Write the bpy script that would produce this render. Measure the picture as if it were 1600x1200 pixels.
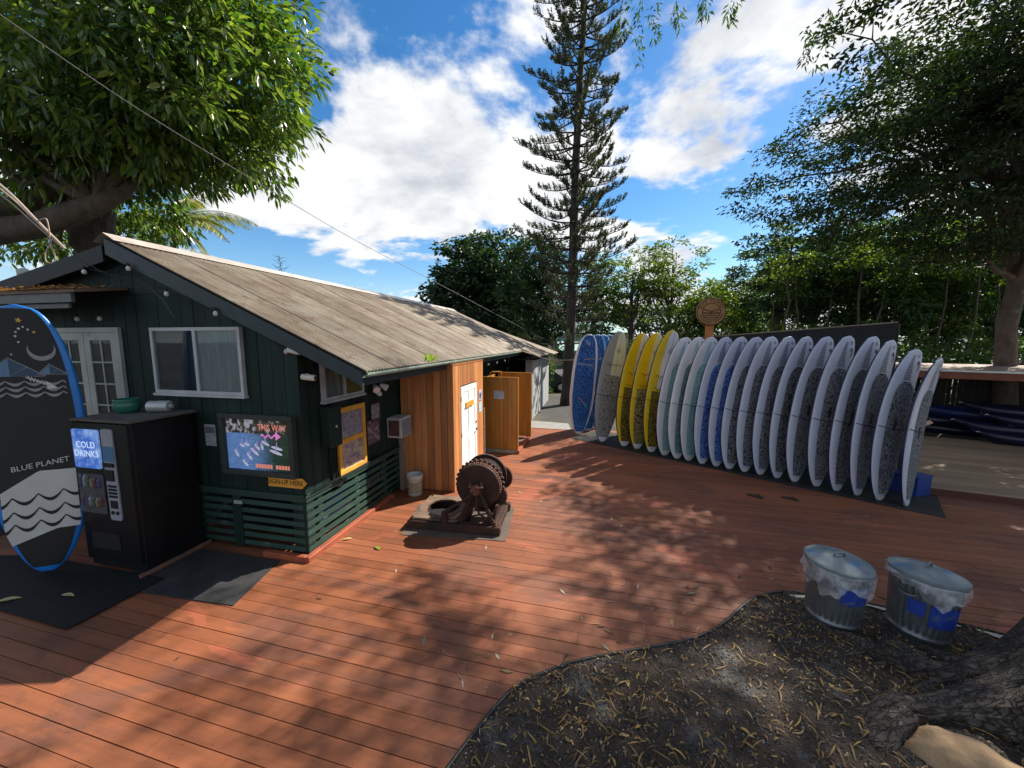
import bpy, math, random
import numpy as np
from mathutils import Vector, Matrix, Euler
random.seed(7); RNG = np.random.default_rng(11)
for o in list(bpy.data.objects): bpy.data.objects.remove(o)
SC = bpy.context.scene; COL = SC.collection
R = math.radians

# ------------------------------------------------------------------ camera
CAM_H = 3.0; PITCH = R(6.6); FPX = 588.0
cd = bpy.data.cameras.new('camera'); cam = bpy.data.objects.new('camera', cd); COL.objects.link(cam)
cd.sensor_fit = 'HORIZONTAL'; cd.sensor_width = 36.0; cd.lens = FPX/1600*36
cd.clip_start = 0.05; cd.clip_end = 2000
cam.location = (0, 0, CAM_H); cam.rotation_euler = (R(90)-PITCH, 0, 0)
SC.camera = cam

# ------------------------------------------------------------------ sun, sky, exposure
SUN_EL = R(44); SUN_AZ = math.atan2(.826, .563)          # azimuth from +Y towards +X
sd = bpy.data.lights.new('sun', 'SUN'); sun = bpy.data.objects.new('sun', sd); COL.objects.link(sun)
sd.energy = 5.0; sd.angle = R(0.55); sd.color = (1.0, .93, .82)
sdir = Vector((math.sin(SUN_AZ)*math.cos(SUN_EL), math.cos(SUN_AZ)*math.cos(SUN_EL), math.sin(SUN_EL)))
sun.rotation_euler = sdir.to_track_quat('Z', 'Y').to_euler(); sun.location = (20, 15, 30)
W = bpy.data.worlds.new('World'); SC.world = W; W.use_nodes = True
def build_world():
    nt = W.node_tree; nt.nodes.clear(); N = nt.nodes.new; L = nt.links.new
    def math_(op, a=None, b=None, clamp=False):
        n = N('ShaderNodeMath'); n.operation = op; n.use_clamp = clamp
        for i, q in enumerate((a, b)):
            if q is None: continue
            if isinstance(q, (int, float)): n.inputs[i].default_value = q
            else: L(q, n.inputs[i])
        return n.outputs[0]
    out = N('ShaderNodeOutputWorld'); bg = N('ShaderNodeBackground'); bg.inputs['Strength'].default_value = 0.088
    sky = N('ShaderNodeTexSky'); sky.sky_type = 'NISHITA'; sky.sun_disc = False
    sky.sun_elevation = SUN_EL; sky.sun_rotation = SUN_AZ; sky.altitude = 20; sky.air_density = 1.0; sky.dust_density = .2; sky.ozone_density = 1.6
    hs = N('ShaderNodeHueSaturation'); hs.inputs['Saturation'].default_value = 1.36; L(sky.outputs[0], hs.inputs['Color'])
    tc = N('ShaderNodeTexCoord'); sep = N('ShaderNodeSeparateXYZ'); L(tc.outputs['Generated'], sep.inputs[0])
    zz = math_('ADD', math_('MAXIMUM', sep.outputs[2], 0.0), .22)
    px = math_('DIVIDE', sep.outputs[0], zz); py = math_('DIVIDE', sep.outputs[1], zz)
    cmb = N('ShaderNodeCombineXYZ'); L(px, cmb.inputs[0]); L(py, cmb.inputs[1])
    mp = N('ShaderNodeMapping'); L(cmb.outputs[0], mp.inputs[0]); mp.inputs['Location'].default_value = CLOUD_OFF
    def noise(scale, detail, rough, dist=0.0):
        n = N('ShaderNodeTexNoise'); n.inputs['Scale'].default_value = scale; n.inputs['Detail'].default_value = detail
        n.inputs['Roughness'].default_value = rough; n.inputs['Distortion'].default_value = dist; L(mp.outputs[0], n.inputs['Vector']); return n.outputs[0]
    n1 = noise(1.25, 9, .58, .25)
    r1 = N('ShaderNodeValToRGB'); r1.color_ramp.elements[0].position = .455; r1.color_ramp.elements[1].position = .525; L(n1, r1.inputs[0])
    r1.color_ramp.interpolation = 'EASE'
    n2 = noise(2.1, 6, .6, .2)
    r2 = N('ShaderNodeValToRGB'); r2.color_ramp.elements[0].position = .32; r2.color_ramp.elements[1].position = .54
    r2.color_ramp.elements[0].color = (3.9, 4.1, 4.5, 1); r2.color_ramp.elements[1].color = (6.5, 6.55, 6.6, 1); L(n2, r2.inputs[0])
    hz = N('ShaderNodeMix'); hz.data_type = 'RGBA'; hr = N('ShaderNodeMapRange'); hr.inputs[1].default_value = 0.0; hr.inputs[2].default_value = .16; hr.inputs[3].default_value = .85; hr.inputs[4].default_value = 0.0; L(sep.outputs[2], hr.inputs[0])   # low haze
    L(hr.outputs[0], hz.inputs[0]); L(hs.outputs[0], hz.inputs[6]); hz.inputs[7].default_value = (3.2, 4.3, 5.4, 1)
    mx = N('ShaderNodeMix'); mx.data_type = 'RGBA'; L(r1.outputs[0], mx.inputs[0]); L(hz.outputs[2], mx.inputs[6]); L(r2.outputs[0], mx.inputs[7])
    L(mx.outputs[2], bg.inputs[0]); L(bg.outputs[0], out.inputs[0])
CLOUD_OFF = (4.9, 13.2, 0.0)
build_world()
SC.view_settings.view_transform = 'Standard'; SC.view_settings.look = 'None'; SC.view_settings.exposure = 0.88; SC.view_settings.gamma = 1.0
SC.cycles.max_bounces = 6; SC.cycles.transparent_max_bounces = 12; SC.cycles.diffuse_bounces = 3; SC.cycles.glossy_bounces = 3
SC.cycles.sample_clamp_indirect = 6

# ------------------------------------------------------------------ helpers
def ray(px, py):
    x = (px-800)/FPX; y = -(py-600)/FPX
    return Vector((x, math.cos(PITCH)+y*math.sin(PITCH), -math.sin(PITCH)+y*math.cos(PITCH)))
def G(px, py, z=0.0):                      # pixel -> point on the level z (ground, deck)
    d = ray(px, py); t = (z-CAM_H)/d.z; return Vector((0, 0, CAM_H))+d*t
def D(px, py, Y):                          # pixel -> point at forward distance Y
    d = ray(px, py); return Vector((0, 0, CAM_H))+d*(Y/d.y)

class MB:
    def __init__(s): s.v = []; s.f = []; s.m = []
    def add(s, vs, fs, mi=0):
        b = len(s.v); s.v += [tuple(p) for p in vs]; s.f += [tuple(i+b for i in f) for f in fs]; s.m += [mi]*len(fs); return s
    def box(s, x0, x1, y0, y1, z0, z1, mi=0):
        vs = [(x, y, z) for x in (x0, x1) for y in (y0, y1) for z in (z0, z1)]
        return s.add(vs, [(0,1,3,2),(4,6,7,5),(0,4,5,1),(2,3,7,6),(0,2,6,4),(1,5,7,3)], mi)
    def cbox(s, x0, x1, y0, y1, z0, z1, c=.004, mi=0):       # box with chamfered edges
        X = (x0, x1); Y = (y0, y1); Z = (z0, z1); vs = []; idx = {}
        for i in (0, 1):
            for j in (0, 1):
                for k in (0, 1):
                    sx = c if i == 0 else -c; sy = c if j == 0 else -c; sz = c if k == 0 else -c
                    for a, p in enumerate(((X[i], Y[j]+sy, Z[k]+sz), (X[i]+sx, Y[j], Z[k]+sz), (X[i]+sx, Y[j]+sy, Z[k]))):
                        idx[(i, j, k, a)] = len(vs); vs.append(p)
        I = lambda i, j, k, a: idx[(i, j, k, a)]
        fs = []
        for i in (0, 1):
            q = [I(i,0,0,0), I(i,0,1,0), I(i,1,1,0), I(i,1,0,0)]; fs.append(q if i == 0 else q[::-1])
            q = [I(0,i,0,1), I(1,i,0,1), I(1,i,1,1), I(0,i,1,1)]; fs.append(q if i == 0 else q[::-1])
            q = [I(0,0,i,2), I(0,1,i,2), I(1,1,i,2), I(1,0,i,2)]; fs.append(q if i == 0 else q[::-1])
        for j in (0, 1):
            for k in (0, 1):
                fs.append([I(0,j,k,1), I(0,j,k,2), I(1,j,k,2), I(1,j,k,1)])
                fs.append([I(j,0,k,0), I(j,0,k,2), I(j,1,k,2), I(j,1,k,0)])
                fs.append([I(j,k,0,0), I(j,k,0,1), I(j,k,1,1), I(j,k,1,0)])
        for i in (0, 1):
            for j in (0, 1):
                for k in (0, 1): fs.append([I(i,j,k,0), I(i,j,k,1), I(i,j,k,2)])
        return s.add(vs, fs, mi)
    def prism(s, poly, a0, a1, axis='z', mi=0):              # polygon extruded along an axis
        n = len(poly)
        mk = {'z': lambda p, a: (p[0], p[1], a), 'y': lambda p, a: (p[0], a, p[1]), 'x': lambda p, a: (a, p[0], p[1])}[axis]
        vs = [mk(p, a0) for p in poly]+[mk(p, a1) for p in poly]
        return s.add(vs, [tuple(range(n))[::-1], tuple(range(n, 2*n))]+[(i, (i+1) % n, n+(i+1) % n, n+i) for i in range(n)], mi)
    def tube(s, pts, rad, n=8, caps=True, mi=0, jit=0.0):
        pts = [Vector(p) for p in pts]; m = len(pts)
        if isinstance(rad, (int, float)): rad = [rad]*m
        b = len(s.v); up = Vector((0, 0, 1)); prev = None
        for i, p in enumerate(pts):
            t = (pts[min(i+1, m-1)]-pts[max(i-1, 0)]).normalized()
            if prev is None:
                a = t.cross(up if abs(t.z) < .9 else Vector((1, 0, 0))).normalized()
            else:
                a = (prev-t*prev.dot(t)).normalized()
            prev = a; c = t.cross(a)
            for k in range(n):
                an = 2*math.pi*k/n; rr = rad[i]*(1+jit*(random.random()-.5))
                s.v.append(tuple(p+(a*math.cos(an)+c*math.sin(an))*rr))
        for i in range(m-1):
            for k in range(n):
                s.f.append((b+i*n+k, b+i*n+(k+1) % n, b+(i+1)*n+(k+1) % n, b+(i+1)*n+k)); s.m.append(mi)
        if caps:
            s.f.append(tuple(b+k for k in range(n))[::-1]); s.f.append(tuple(b+(m-1)*n+k for k in range(n))); s.m += [mi, mi]
        return s
    def lathe(s, prof, n=24, c=(0, 0, 0), axis='z', mi=0, wob=None):
        b = len(s.v); m = len(prof)
        for (r, h) in prof:
            for k in range(n):
                an = 2*math.pi*k/n; rr = r*(wob(an, h) if wob else 1); x, y = rr*math.cos(an), rr*math.sin(an)
                p = {'z': (x, y, h), 'y': (x, h, y), 'x': (h, x, y)}[axis]
                s.v.append((p[0]+c[0], p[1]+c[1], p[2]+c[2]))
        for i in range(m-1):
            for k in range(n):
                q = (b+i*n+k, b+i*n+(k+1) % n, b+(i+1)*n+(k+1) % n, b+(i+1)*n+k)
                s.f.append(q if axis != 'y' else q[::-1]); s.m.append(mi)
        if prof[0][0] > 1e-6: s.f.append(tuple(b+k for k in range(n))[::-1]); s.m.append(mi)
        if prof[-1][0] > 1e-6: s.f.append(tuple(b+(m-1)*n+k for k in range(n))); s.m.append(mi)
        return s
    def build(s, name, mat, parent=None, loc=None, rotz=0.0, smooth=False, rot=None):
        me = bpy.data.meshes.new(name); me.from_pydata(s.v, [], s.f)
        mats = mat if isinstance(mat, (list, tuple)) else [mat]
        for q in mats: me.materials.append(q)
        if len(mats) > 1: me.polygons.foreach_set('material_index', s.m)
        if smooth:
            me.polygons.foreach_set('use_smooth', [True]*len(me.polygons))
        me.validate(); me.update()
        o = bpy.data.objects.new(name, me); COL.objects.link(o)
        if parent is not None: o.parent = parent
        if loc is not None: o.location = loc
        o.rotation_euler = rot if rot else (0, 0, rotz)
        return o
def smooth_angle(o, ang=40):
    me = o.data; me.polygons.foreach_set('use_smooth', [True]*len(me.polygons))
    try: me.set_sharp_from_angle(angle=R(ang))
    except Exception: pass
    return o
def tag(o, label=None, cat=None, group=None, kind=None):
    if label: o['label'] = label
    if cat: o['category'] = cat
    if group: o['group'] = group
    if kind: o['kind'] = kind
    return o
def thing(name, label, cat, loc=(0, 0, 0), rotz=0.0, group=None):
    o = bpy.data.objects.new(name, None); COL.objects.link(o); o.location = loc; o.rotation_euler = (0, 0, rotz)
    o.empty_display_size = .2
    return tag(o, label, cat, group)
def dup_obj(o, parent=None, loc=None):
    c = o.copy(); COL.objects.link(c); c.parent = parent if parent is not None else o.parent
    if loc is not None: c.location = loc
    return c
def text(body, size, mat, parent, loc, rot, name='lettering', align='CENTER', ext=.002, shear=0.0, xs=1.0, spacing=1.0):
    cu = bpy.data.curves.new('txt', 'FONT'); cu.body = body; cu.size = size; cu.align_x = align; cu.align_y = 'CENTER'; cu.extrude = ext; cu.shear = shear
    cu.resolution_u = 2; cu.space_character = spacing
    to = bpy.data.objects.new('txt', cu); COL.objects.link(to)
    dg = bpy.context.evaluated_depsgraph_get(); me = bpy.data.meshes.new_from_object(to.evaluated_get(dg))
    bpy.data.objects.remove(to); me.name = name; me.materials.clear(); me.materials.append(mat)
    o = bpy.data.objects.new(name, me); COL.objects.link(o); o.parent = parent; o.location = loc; o.rotation_euler = rot; o.scale = (xs, 1, 1)
    return o

# ------------------------------------------------------------------ materials
def nodes(name):
    m = bpy.data.materials.new(name); m.use_nodes = True; nt = m.node_tree; nt.nodes.clear()
    out = nt.nodes.new('ShaderNodeOutputMaterial'); b = nt.nodes.new('ShaderNodeBsdfPrincipled'); nt.links.new(b.outputs[0], out.inputs[0])
    return m, nt, b, out
def mixrgb(nt, fac, a, b, mode='MIX'):
    n = nt.nodes.new('ShaderNodeMix'); n.data_type = 'RGBA'; n.blend_type = mode
    for idx, q in ((0, fac), (6, a), (7, b)):
        if isinstance(q, (int, float)): n.inputs[idx].default_value = q
        elif isinstance(q, tuple): n.inputs[idx].default_value = (*q[:3], 1)
        else: nt.links.new(q, n.inputs[idx])
    return n.outputs[2]
def noise(nt, scale, detail=4, rough=.55, coord='Object', stretch=(1, 1, 1), dist=0.0):
    tc = nt.nodes.new('ShaderNodeTexCoord') if coord != 'World' else nt.nodes.new('ShaderNodeNewGeometry')
    mp = nt.nodes.new('ShaderNodeMapping'); mp.inputs['Scale'].default_value = stretch
    nt.links.new(tc.outputs[coord if coord != 'World' else 'Position'], mp.inputs[0])
    n = nt.nodes.new('ShaderNodeTexNoise'); n.inputs['Scale'].default_value = scale; n.inputs['Detail'].default_value = detail
    n.inputs['Roughness'].default_value = rough; n.inputs['Distortion'].default_value = dist
    nt.links.new(mp.outputs[0], n.inputs['Vector']); return n.outputs[0]
def ramp(nt, fac, stops, interp='LINEAR'):
    r = nt.nodes.new('ShaderNodeValToRGB'); r.color_ramp.interpolation = interp; e = r.color_ramp.elements
    while len(e) < len(stops): e.new(.5)
    for i, (p, c) in enumerate(stops):
        e[i].position = p; e[i].color = (*c[:3], 1) if isinstance(c, tuple) else (c, c, c, 1)
    nt.links.new(fac, r.inputs[0]); return r.outputs[0]
def bump(nt, b, h, strength=.3, dist=.01):
    n = nt.nodes.new('ShaderNodeBump'); n.inputs['Strength'].default_value = strength; n.inputs['Distance'].default_value = dist
    nt.links.new(h, n.inputs['Height']); nt.links.new(n.outputs[0], b.inputs['Normal'])
def objrand(nt):
    return nt.nodes.new('ShaderNodeObjectInfo').outputs['Random']
def MAT(name, c1, c2=None, scale=6, rough=.6, metal=0.0, stretch=(1, 1, 1), bumps=0.0, bscale=None, coord='Object', detail=5, lo=.35, hi=.65, vary=0.0, spec=.5, emit=0.0, dirt=None, bdist=.01):
    m, nt, b, out = nodes(name)
    b.inputs['Roughness'].default_value = rough; b.inputs['Metallic'].default_value = metal; b.inputs['Specular IOR Level'].default_value = spec
    if c2 is None: c2 = tuple(x*.8 for x in c1)
    n = noise(nt, scale, detail, .6, coord, stretch)
    c = ramp(nt, n, [(lo, c1), (hi, c2)])
    if dirt:                                 # worn / soiled areas with a shape of their own
        dn = noise(nt, dirt[1], 6, .65, coord); dm = ramp(nt, dn, [(dirt[2], 0.0), (dirt[2]+.12, 1.0)])
        c = mixrgb(nt, dm, c, dirt[0])
    if vary:
        r = objrand(nt); v = nt.nodes.new('ShaderNodeMapRange'); v.inputs[3].default_value = 1-vary; v.inputs[4].default_value = 1+vary; nt.links.new(r, v.inputs[0])
        h = nt.nodes.new('ShaderNodeHueSaturation'); nt.links.new(v.outputs[0], h.inputs['Value']); nt.links.new(c, h.inputs['Color']); c = h.outputs[0]
    nt.links.new(c, b.inputs['Base Color'])
    if bumps: bump(nt, b, noise(nt, bscale or scale*3, 5, .6, coord, stretch), bumps, bdist)
    if emit:
        nt.links.new(c, b.inputs['Emission Color']); b.inputs['Emission Strength'].default_value = emit
    return m
def LEAF(name, cols, trans=.35, rough=.45, spec=.4):
    m, nt, b, out = nodes(name)
    g = nt.nodes.new('ShaderNodeNewGeometry')
    k = len(cols); c = ramp(nt, g.outputs['Random Per Island'], [(i/(k-1) if k > 1 else 0, cc) for i, cc in enumerate(cols)])
    nt.links.new(c, b.inputs['Base Color']); b.inputs['Roughness'].default_value = rough; b.inputs['Specular IOR Level'].default_value = spec
    t = nt.nodes.new('ShaderNodeBsdfTranslucent'); tcol = mixrgb(nt, 1.0, c, (1.55, 1.7, .55), 'MULTIPLY'); nt.links.new(tcol, t.inputs[0])
    mx = nt.nodes.new('ShaderNodeMixShader'); mx.inputs[0].default_value = trans
    nt.links.new(b.outputs[0], mx.inputs[1]); nt.links.new(t.outputs[0], mx.inputs[2]); nt.links.new(mx.outputs[0], out.inputs[0])
    return m
def GLASS(name, tint=(.02, .025, .03), gloss=.045):
    m, nt, b, out = nodes(name)
    t = nt.nodes.new('ShaderNodeBsdfTransparent'); t.inputs[0].default_value = (.8, .85, .85, 1)
    g = nt.nodes.new('ShaderNodeBsdfGlossy'); g.inputs['Roughness'].default_value = .03
    mx = nt.nodes.new('ShaderNodeMixShader'); mx.inputs[0].default_value = gloss; nt.links.new(t.outputs[0], mx.inputs[1]); nt.links.new(g.outputs[0], mx.inputs[2])
    nt.links.new(mx.outputs[0], out.inputs[0]); return m
# ------------------------------------------------------------------ palette
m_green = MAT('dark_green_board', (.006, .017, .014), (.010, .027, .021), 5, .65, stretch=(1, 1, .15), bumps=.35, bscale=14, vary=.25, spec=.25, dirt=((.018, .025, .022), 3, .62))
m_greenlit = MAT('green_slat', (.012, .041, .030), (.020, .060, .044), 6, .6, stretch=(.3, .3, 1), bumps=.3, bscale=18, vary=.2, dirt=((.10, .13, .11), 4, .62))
m_black = MAT('black_paint', (.005, .006, .007), (.009, .010, .012), 4, .55, bumps=.1, spec=.3)
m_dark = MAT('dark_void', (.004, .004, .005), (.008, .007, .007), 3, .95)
m_white = MAT('white_paint', (.74, .74, .71), (.62, .62, .58), 3, .5, dirt=((.42, .40, .36), 5, .62), bumps=.08)
m_frame = MAT('old_white_frame', (.46, .47, .48), (.36, .37, .38), 4, .5, dirt=((.25, .24, .22), 5, .6))
m_glass = GLASS('window_glass')
m_curtG = MAT('grey_curtain', (.34, .35, .38), (.24, .25, .28), 30, .9, stretch=(1, 1, .1))
m_curtY = MAT('yellow_curtain', (.30, .24, .05), (.20, .16, .04), 20, .9, stretch=(1, 1, .05))
m_room = MAT('room_blue', (.012, .018, .045), (.008, .010, .02), 2, .8)
m_steel = MAT('galvanised_steel', (.23, .25, .27), (.15, .165, .18), 7, .42, .75, dirt=((.09, .09, .09), 6, .60), bumps=.15)
m_alu = MAT('pale_metal', (.52, .53, .52), (.42, .43, .42), 5, .45, .4)
m_redtrim = MAT('red_stained_trim', (.36, .085, .035), (.24, .06, .03), 5, .6, stretch=(1, 1, 1), bumps=.2, vary=.15)

# ------------------------------------------------------------------ ground
def m_ground():
    m, nt, b, out = nodes('asphalt_and_soil')
    n1 = noise(nt, .12, 5, .6, 'World'); n2 = noise(nt, 3.0, 6, .65, 'World'); n3 = noise(nt, 60, 3, .6, 'World')
    a = ramp(nt, n2, [(.3, (.030, .029, .029)), (.7, (.062, .060, .056))]); s = ramp(nt, n2, [(.3, (.10, .085, .05)), (.7, (.07, .085, .03))])
    k = ramp(nt, n1, [(.50, 0.0), (.58, 1.0)])
    nt.links.new(mixrgb(nt, k, a, s), b.inputs['Base Color']); b.inputs['Roughness'].default_value = .9; bump(nt, b, n3, .5, .01); return m
def terrain():
    n = 60; mb = MB(); ext = 600.0
    cs = [(-1)**(i < n/2)*abs((i-n/2)/(n/2))**2.2*ext for i in range(n+1)]
    vs = [(x, y+10, -.10-(0.0 if y < 45 else min(1.0, (y-45)*.02))) for y in cs for x in cs]
    fs = [(j*(n+1)+i, j*(n+1)+i+1, (j+1)*(n+1)+i+1, (j+1)*(n+1)+i) for j in range(n) for i in range(n)]
    mb.add(vs, fs); return tag(mb.build('ground', m_ground()), kind='structure')
terrain()

# ------------------------------------------------------------------ deck of planks
DA = -R(14.3); PD = Vector((math.cos(DA), math.sin(DA), 0)); QD = Vector((-math.sin(DA), math.cos(DA), 0))
def m_deckwood():
    m, nt, b, out = nodes('red_stained_deck')
    A = (math.cos(DA), math.sin(DA))
    g = nt.nodes.new('ShaderNodeNewGeometry'); rot = nt.nodes.new('ShaderNodeMapping'); rot.inputs['Rotation'].default_value = (0, 0, -DA)
    nt.links.new(g.outputs['Position'], rot.inputs[0])
    def nz(scale, st, detail=5, rough=.6, dist=0.0, off=0):
        mp = nt.nodes.new('ShaderNodeMapping'); mp.inputs['Scale'].default_value = st; mp.inputs['Location'].default_value = (off, off*.7, 0); nt.links.new(rot.outputs[0], mp.inputs[0])
        n = nt.nodes.new('ShaderNodeTexNoise'); n.inputs['Scale'].default_value = scale; n.inputs['Detail'].default_value = detail; n.inputs['Roughness'].default_value = rough; n.inputs['Distortion'].default_value = dist
        nt.links.new(mp.outputs[0], n.inputs['Vector']); return n.outputs[0]
    base = ramp(nt, nz(1.1, (.5, 1, 1)), [(.32, (.220, .070, .030)), (.68, (.290, .098, .042))])
    worn = ramp(nt, nz(.85, (.55, 1.0, 1), 6, .6, .6, 4), [(.50, 0.0), (.57, 1.0)])        # foot-worn greyed stain
    c = mixrgb(nt, worn, base, (.185, .068, .037))
    fresh = ramp(nt, nz(1.25, (.45, 1.1, 1), 5, .55, .9, 11), [(.61, 0.0), (.645, 1.0)])   # touched-up patches of newer stain
    c = mixrgb(nt, fresh, c, (.33, .095, .047))
    grain = nz(14, (.08, 1.6, 1), 6, .7)
    c = mixrgb(nt, 1.0, c, ramp(nt, grain, [(.3, .78), (.7, 1.12)]), 'MULTIPLY')
    sp = ramp(nt, nz(26, (1, 1, 1), 2, .5, 0, 3), [(.74, 0.0), (.78, .6)]); c = mixrgb(nt, sp, c, (.10, .05, .04))
    r = objrand(nt); v = nt.nodes.new('ShaderNodeMapRange'); v.inputs[3].default_value = .80; v.inputs[4].default_value = 1.15; nt.links.new(r, v.inputs[0])
    h = nt.nodes.new('ShaderNodeHueSaturation'); nt.links.new(v.outputs[0], h.inputs['Value']); nt.links.new(c, h.inputs['Color'])
    tc = nt.nodes.new('ShaderNodeTexCoord'); sx = nt.nodes.new('ShaderNodeSeparateXYZ'); nt.links.new(tc.outputs['Object'], sx.inputs[0])
    def mt(op, a, bb=None):
        n = nt.nodes.new('ShaderNodeMath'); n.operation = op
        for i, q in enumerate((a, bb)):
            if q is None: continue
            if isinstance(q, (int, float)): n.inputs[i].default_value = q
            else: nt.links.new(q, n.inputs[i])
        return n.outputs[0]
    fx = mt('MULTIPLY', mt('SUBTRACT', mt('FRACT', mt('DIVIDE', sx.outputs[0], .405)), .5), .405); fy = mt('SUBTRACT', mt('ABSOLUTE', sx.outputs[1]), .047)   # screw heads, two to a joist
    scr = mt('LESS_THAN', mt('SQRT', mt('ADD', mt('MULTIPLY', fx, fx), mt('MULTIPLY', fy, fy))), .0052)
    nt.links.new(mixrgb(nt, mt('MULTIPLY', scr, .8), h.outputs[0], (.045, .025, .02)), b.inputs['Base Color'])
    rr = ramp(nt, worn, [(0.0, .58), (1.0, .72)]); nt.links.new(rr, b.inputs['Roughness']); b.inputs['Specular IOR Level'].default_value = .45
    bump(nt, b, grain, .18, .006); return m
m_deck = m_deckwood()
deck = thing('deck', None, None); tag(deck, kind='structure')
mb = MB()
# joists / dark sheet under the planks
poly = [PD*p+QD*q for p, q in ((-12, .2), (13, .2), (13, 12.2), (-12, 12.2))]
mb.add([(p.x, p.y, -.055) for p in poly], [(0, 1, 2, 3)]); tag(mb.build('joist_sheet', m_dark, deck))
PW = .150
def plank_rows():
    rnd = random.Random(5); q = .85
    while q < 12.75:
        a = -9.0 if q < 5.9 else -5.3; e = 12.0 if q < 8.4 else 8.2
        p = a-rnd.random()*4.5
        while p < e:
            L = rnd.choice((4.9, 6.1, 6.1, 7.3)); p0, p1 = max(p, a), min(p+L, e); p += L
            mid = PD*((p0+p1)/2)+QD*q
            # skip what the camera could never see: far off to the sides at close range
            ends = [PD*pp+QD*q for pp in (p0, p1)]
            if all(abs(w.x) > 1.75*max(w.y, .4)+1.2 for w in ends) and (ends[0].x*ends[1].x > 0): continue
            z = rnd.uniform(-.0025, .0015)
            m = MB().box(-(p1-p0)/2+.0012, (p1-p0)/2-.0012, -PW/2+.0034, PW/2-.0034, -.03, 0)
            m.build('plank', m_deck, deck, loc=(mid.x, mid.y, z), rotz=DA)
        q += PW
plank_rows()

# ------------------------------------------------------------------ gravel bed beside the deck
EDGE = [(690, 1215), (745, 1142), (800, 1080), (850, 1053), (900, 1035), (975, 1020), (1060, 1005), (1105, 990), (1135, 972), (1158, 950), (1182, 935), (1212, 927), (1245, 927), (1330, 940), (1460, 967), (1600, 1001), (1700, 1025)]
edge = [G(*p) for p in EDGE]
def catmull(P, n=6):
    out = []
    for i in range(len(P)-1):
        p0, p1, p2, p3 = P[max(i-1, 0)], P[i], P[i+1], P[min(i+2, len(P)-1)]
        for k in range(n):
            t = k/n; out.append(.5*((2*p1)+(p2-p0)*t+(2*p0-5*p1+4*p2-p3)*t*t+(3*p1-p0-3*p2+p3)*t**3))
    out.append(P[-1]); return out
edge = catmull(edge, 5)
bed_poly = [Vector((-1.2, 1.0, 0))]+[Vector((-.9, 1.9, 0))]+edge+[Vector((7.8, 2.6, 0)), Vector((7.8, .6, 0)), Vector((-1.2, .6, 0))]
def inside(x, y, P=None):
    P = P or bed_poly; c = False; j = len(P)-1
    for i in range(len(P)):
        if (P[i].y > y) != (P[j].y > y) and x < (P[j].x-P[i].x)*(y-P[i].y)/(P[j].y-P[i].y)+P[i].x: c = not c
        j = i
    return c
def bed_z(x, y):
    d = min((Vector((x, y, 0))-e).length for e in edge[::2])
    return .012+min(d, 1.2)*.05+.012*math.sin(3.1*x+1)*math.sin(2.7*y)
def m_gravel():
    m, nt, b, out = nodes('dark_gravel_soil')
    n1 = noise(nt, 2.2, 5, .6, 'World'); n2 = noise(nt, 70, 4, .7, 'World')
    grav = ramp(nt, n2, [(.3, (.040, .039, .040)), (.7, (.19, .185, .18))]); soil = ramp(nt, n2, [(.3, (.020, .014, .010)), (.7, (.075, .050, .034))])
    nt.links.new(mixrgb(nt, ramp(nt, n1, [(.34, 0.0), (.47, 1.0)]), grav, soil), b.inputs['Base Color']); b.inputs['Roughness'].default_value = .95; bump(nt, b, n2, .9, .02); return m
def gravel_bed():
    mb = MB(); nx, ny = 110, 52; x0, x1, y0, y1 = -1.2, 7.8, .6, 4.4; idx = {}
    for j in range(ny+1):
        for i in range(nx+1):
            x = x0+(x1-x0)*i/nx; y = y0+(y1-y0)*j/ny
            if inside(x, y): idx[(i, j)] = len(mb.v); mb.v.append((x, y, bed_z(x, y)))
    for j in range(ny):
        for i in range(nx):
            k = [(i, j), (i+1, j), (i+1, j+1), (i, j+1)]
            if all(q in idx for q in k): mb.f.append(tuple(idx[q] for q in k)); mb.m.append(0)
    # rim from the grid to the curved edge: a flat sheet just under it
    n = len(bed_poly); b = len(mb.v); mb.v += [(p.x, p.y, .010) for p in bed_poly]; mb.f.append(tuple(b+i for i in range(n))); mb.m.append(0)
    o = mb.build('gravel_bed', m_gravel(), smooth=True); tag(o, kind='structure'); return o
bed = gravel_bed()
mb = MB(); pts = [(p.x, p.y, .012) for p in edge]
mb.tube(pts, [.017]*len(pts), 6); ed = mb.build('bed_edging', MAT('black_plastic_edging', (.010, .010, .011), (.02, .02, .02), 20, .5), smooth=True); tag(ed, kind='structure')
# pale peeled strips left along the bed's far edge
m_peel = MAT('peeled_pale_paint', (.55, .53, .46), (.35, .33, .28), 12, .8)
for a, bb, w in (((1232, 932), (1258, 933), .05), ((1346, 945), (1392, 955), .06), ((1478, 974), (1500, 981), .045), ((1522, 985), (1585, 1001), .065)):
    p, q = G(*a), G(*bb); d = (q-p); nn = Vector((-d.y, d.x, 0)).normalized(); m = MB(); k = 9; vs = []
    for i in range(k):
        c = p+d*i/(k-1); ww = w*(.35+.65*math.sin(math.pi*(i+.4)/k))*random.uniform(.7, 1.15)
        vs += [(c.x-nn.x*.015, c.y-nn.y*.015, .034), (c.x-nn.x*(.015+ww), c.y-nn.y*(.015+ww), .036)]
    m.add(vs, [(2*i, 2*i+1, 2*i+3, 2*i+2) for i in range(k-1)]); tag(m.build('pale_strip', m_peel, bed))
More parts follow.
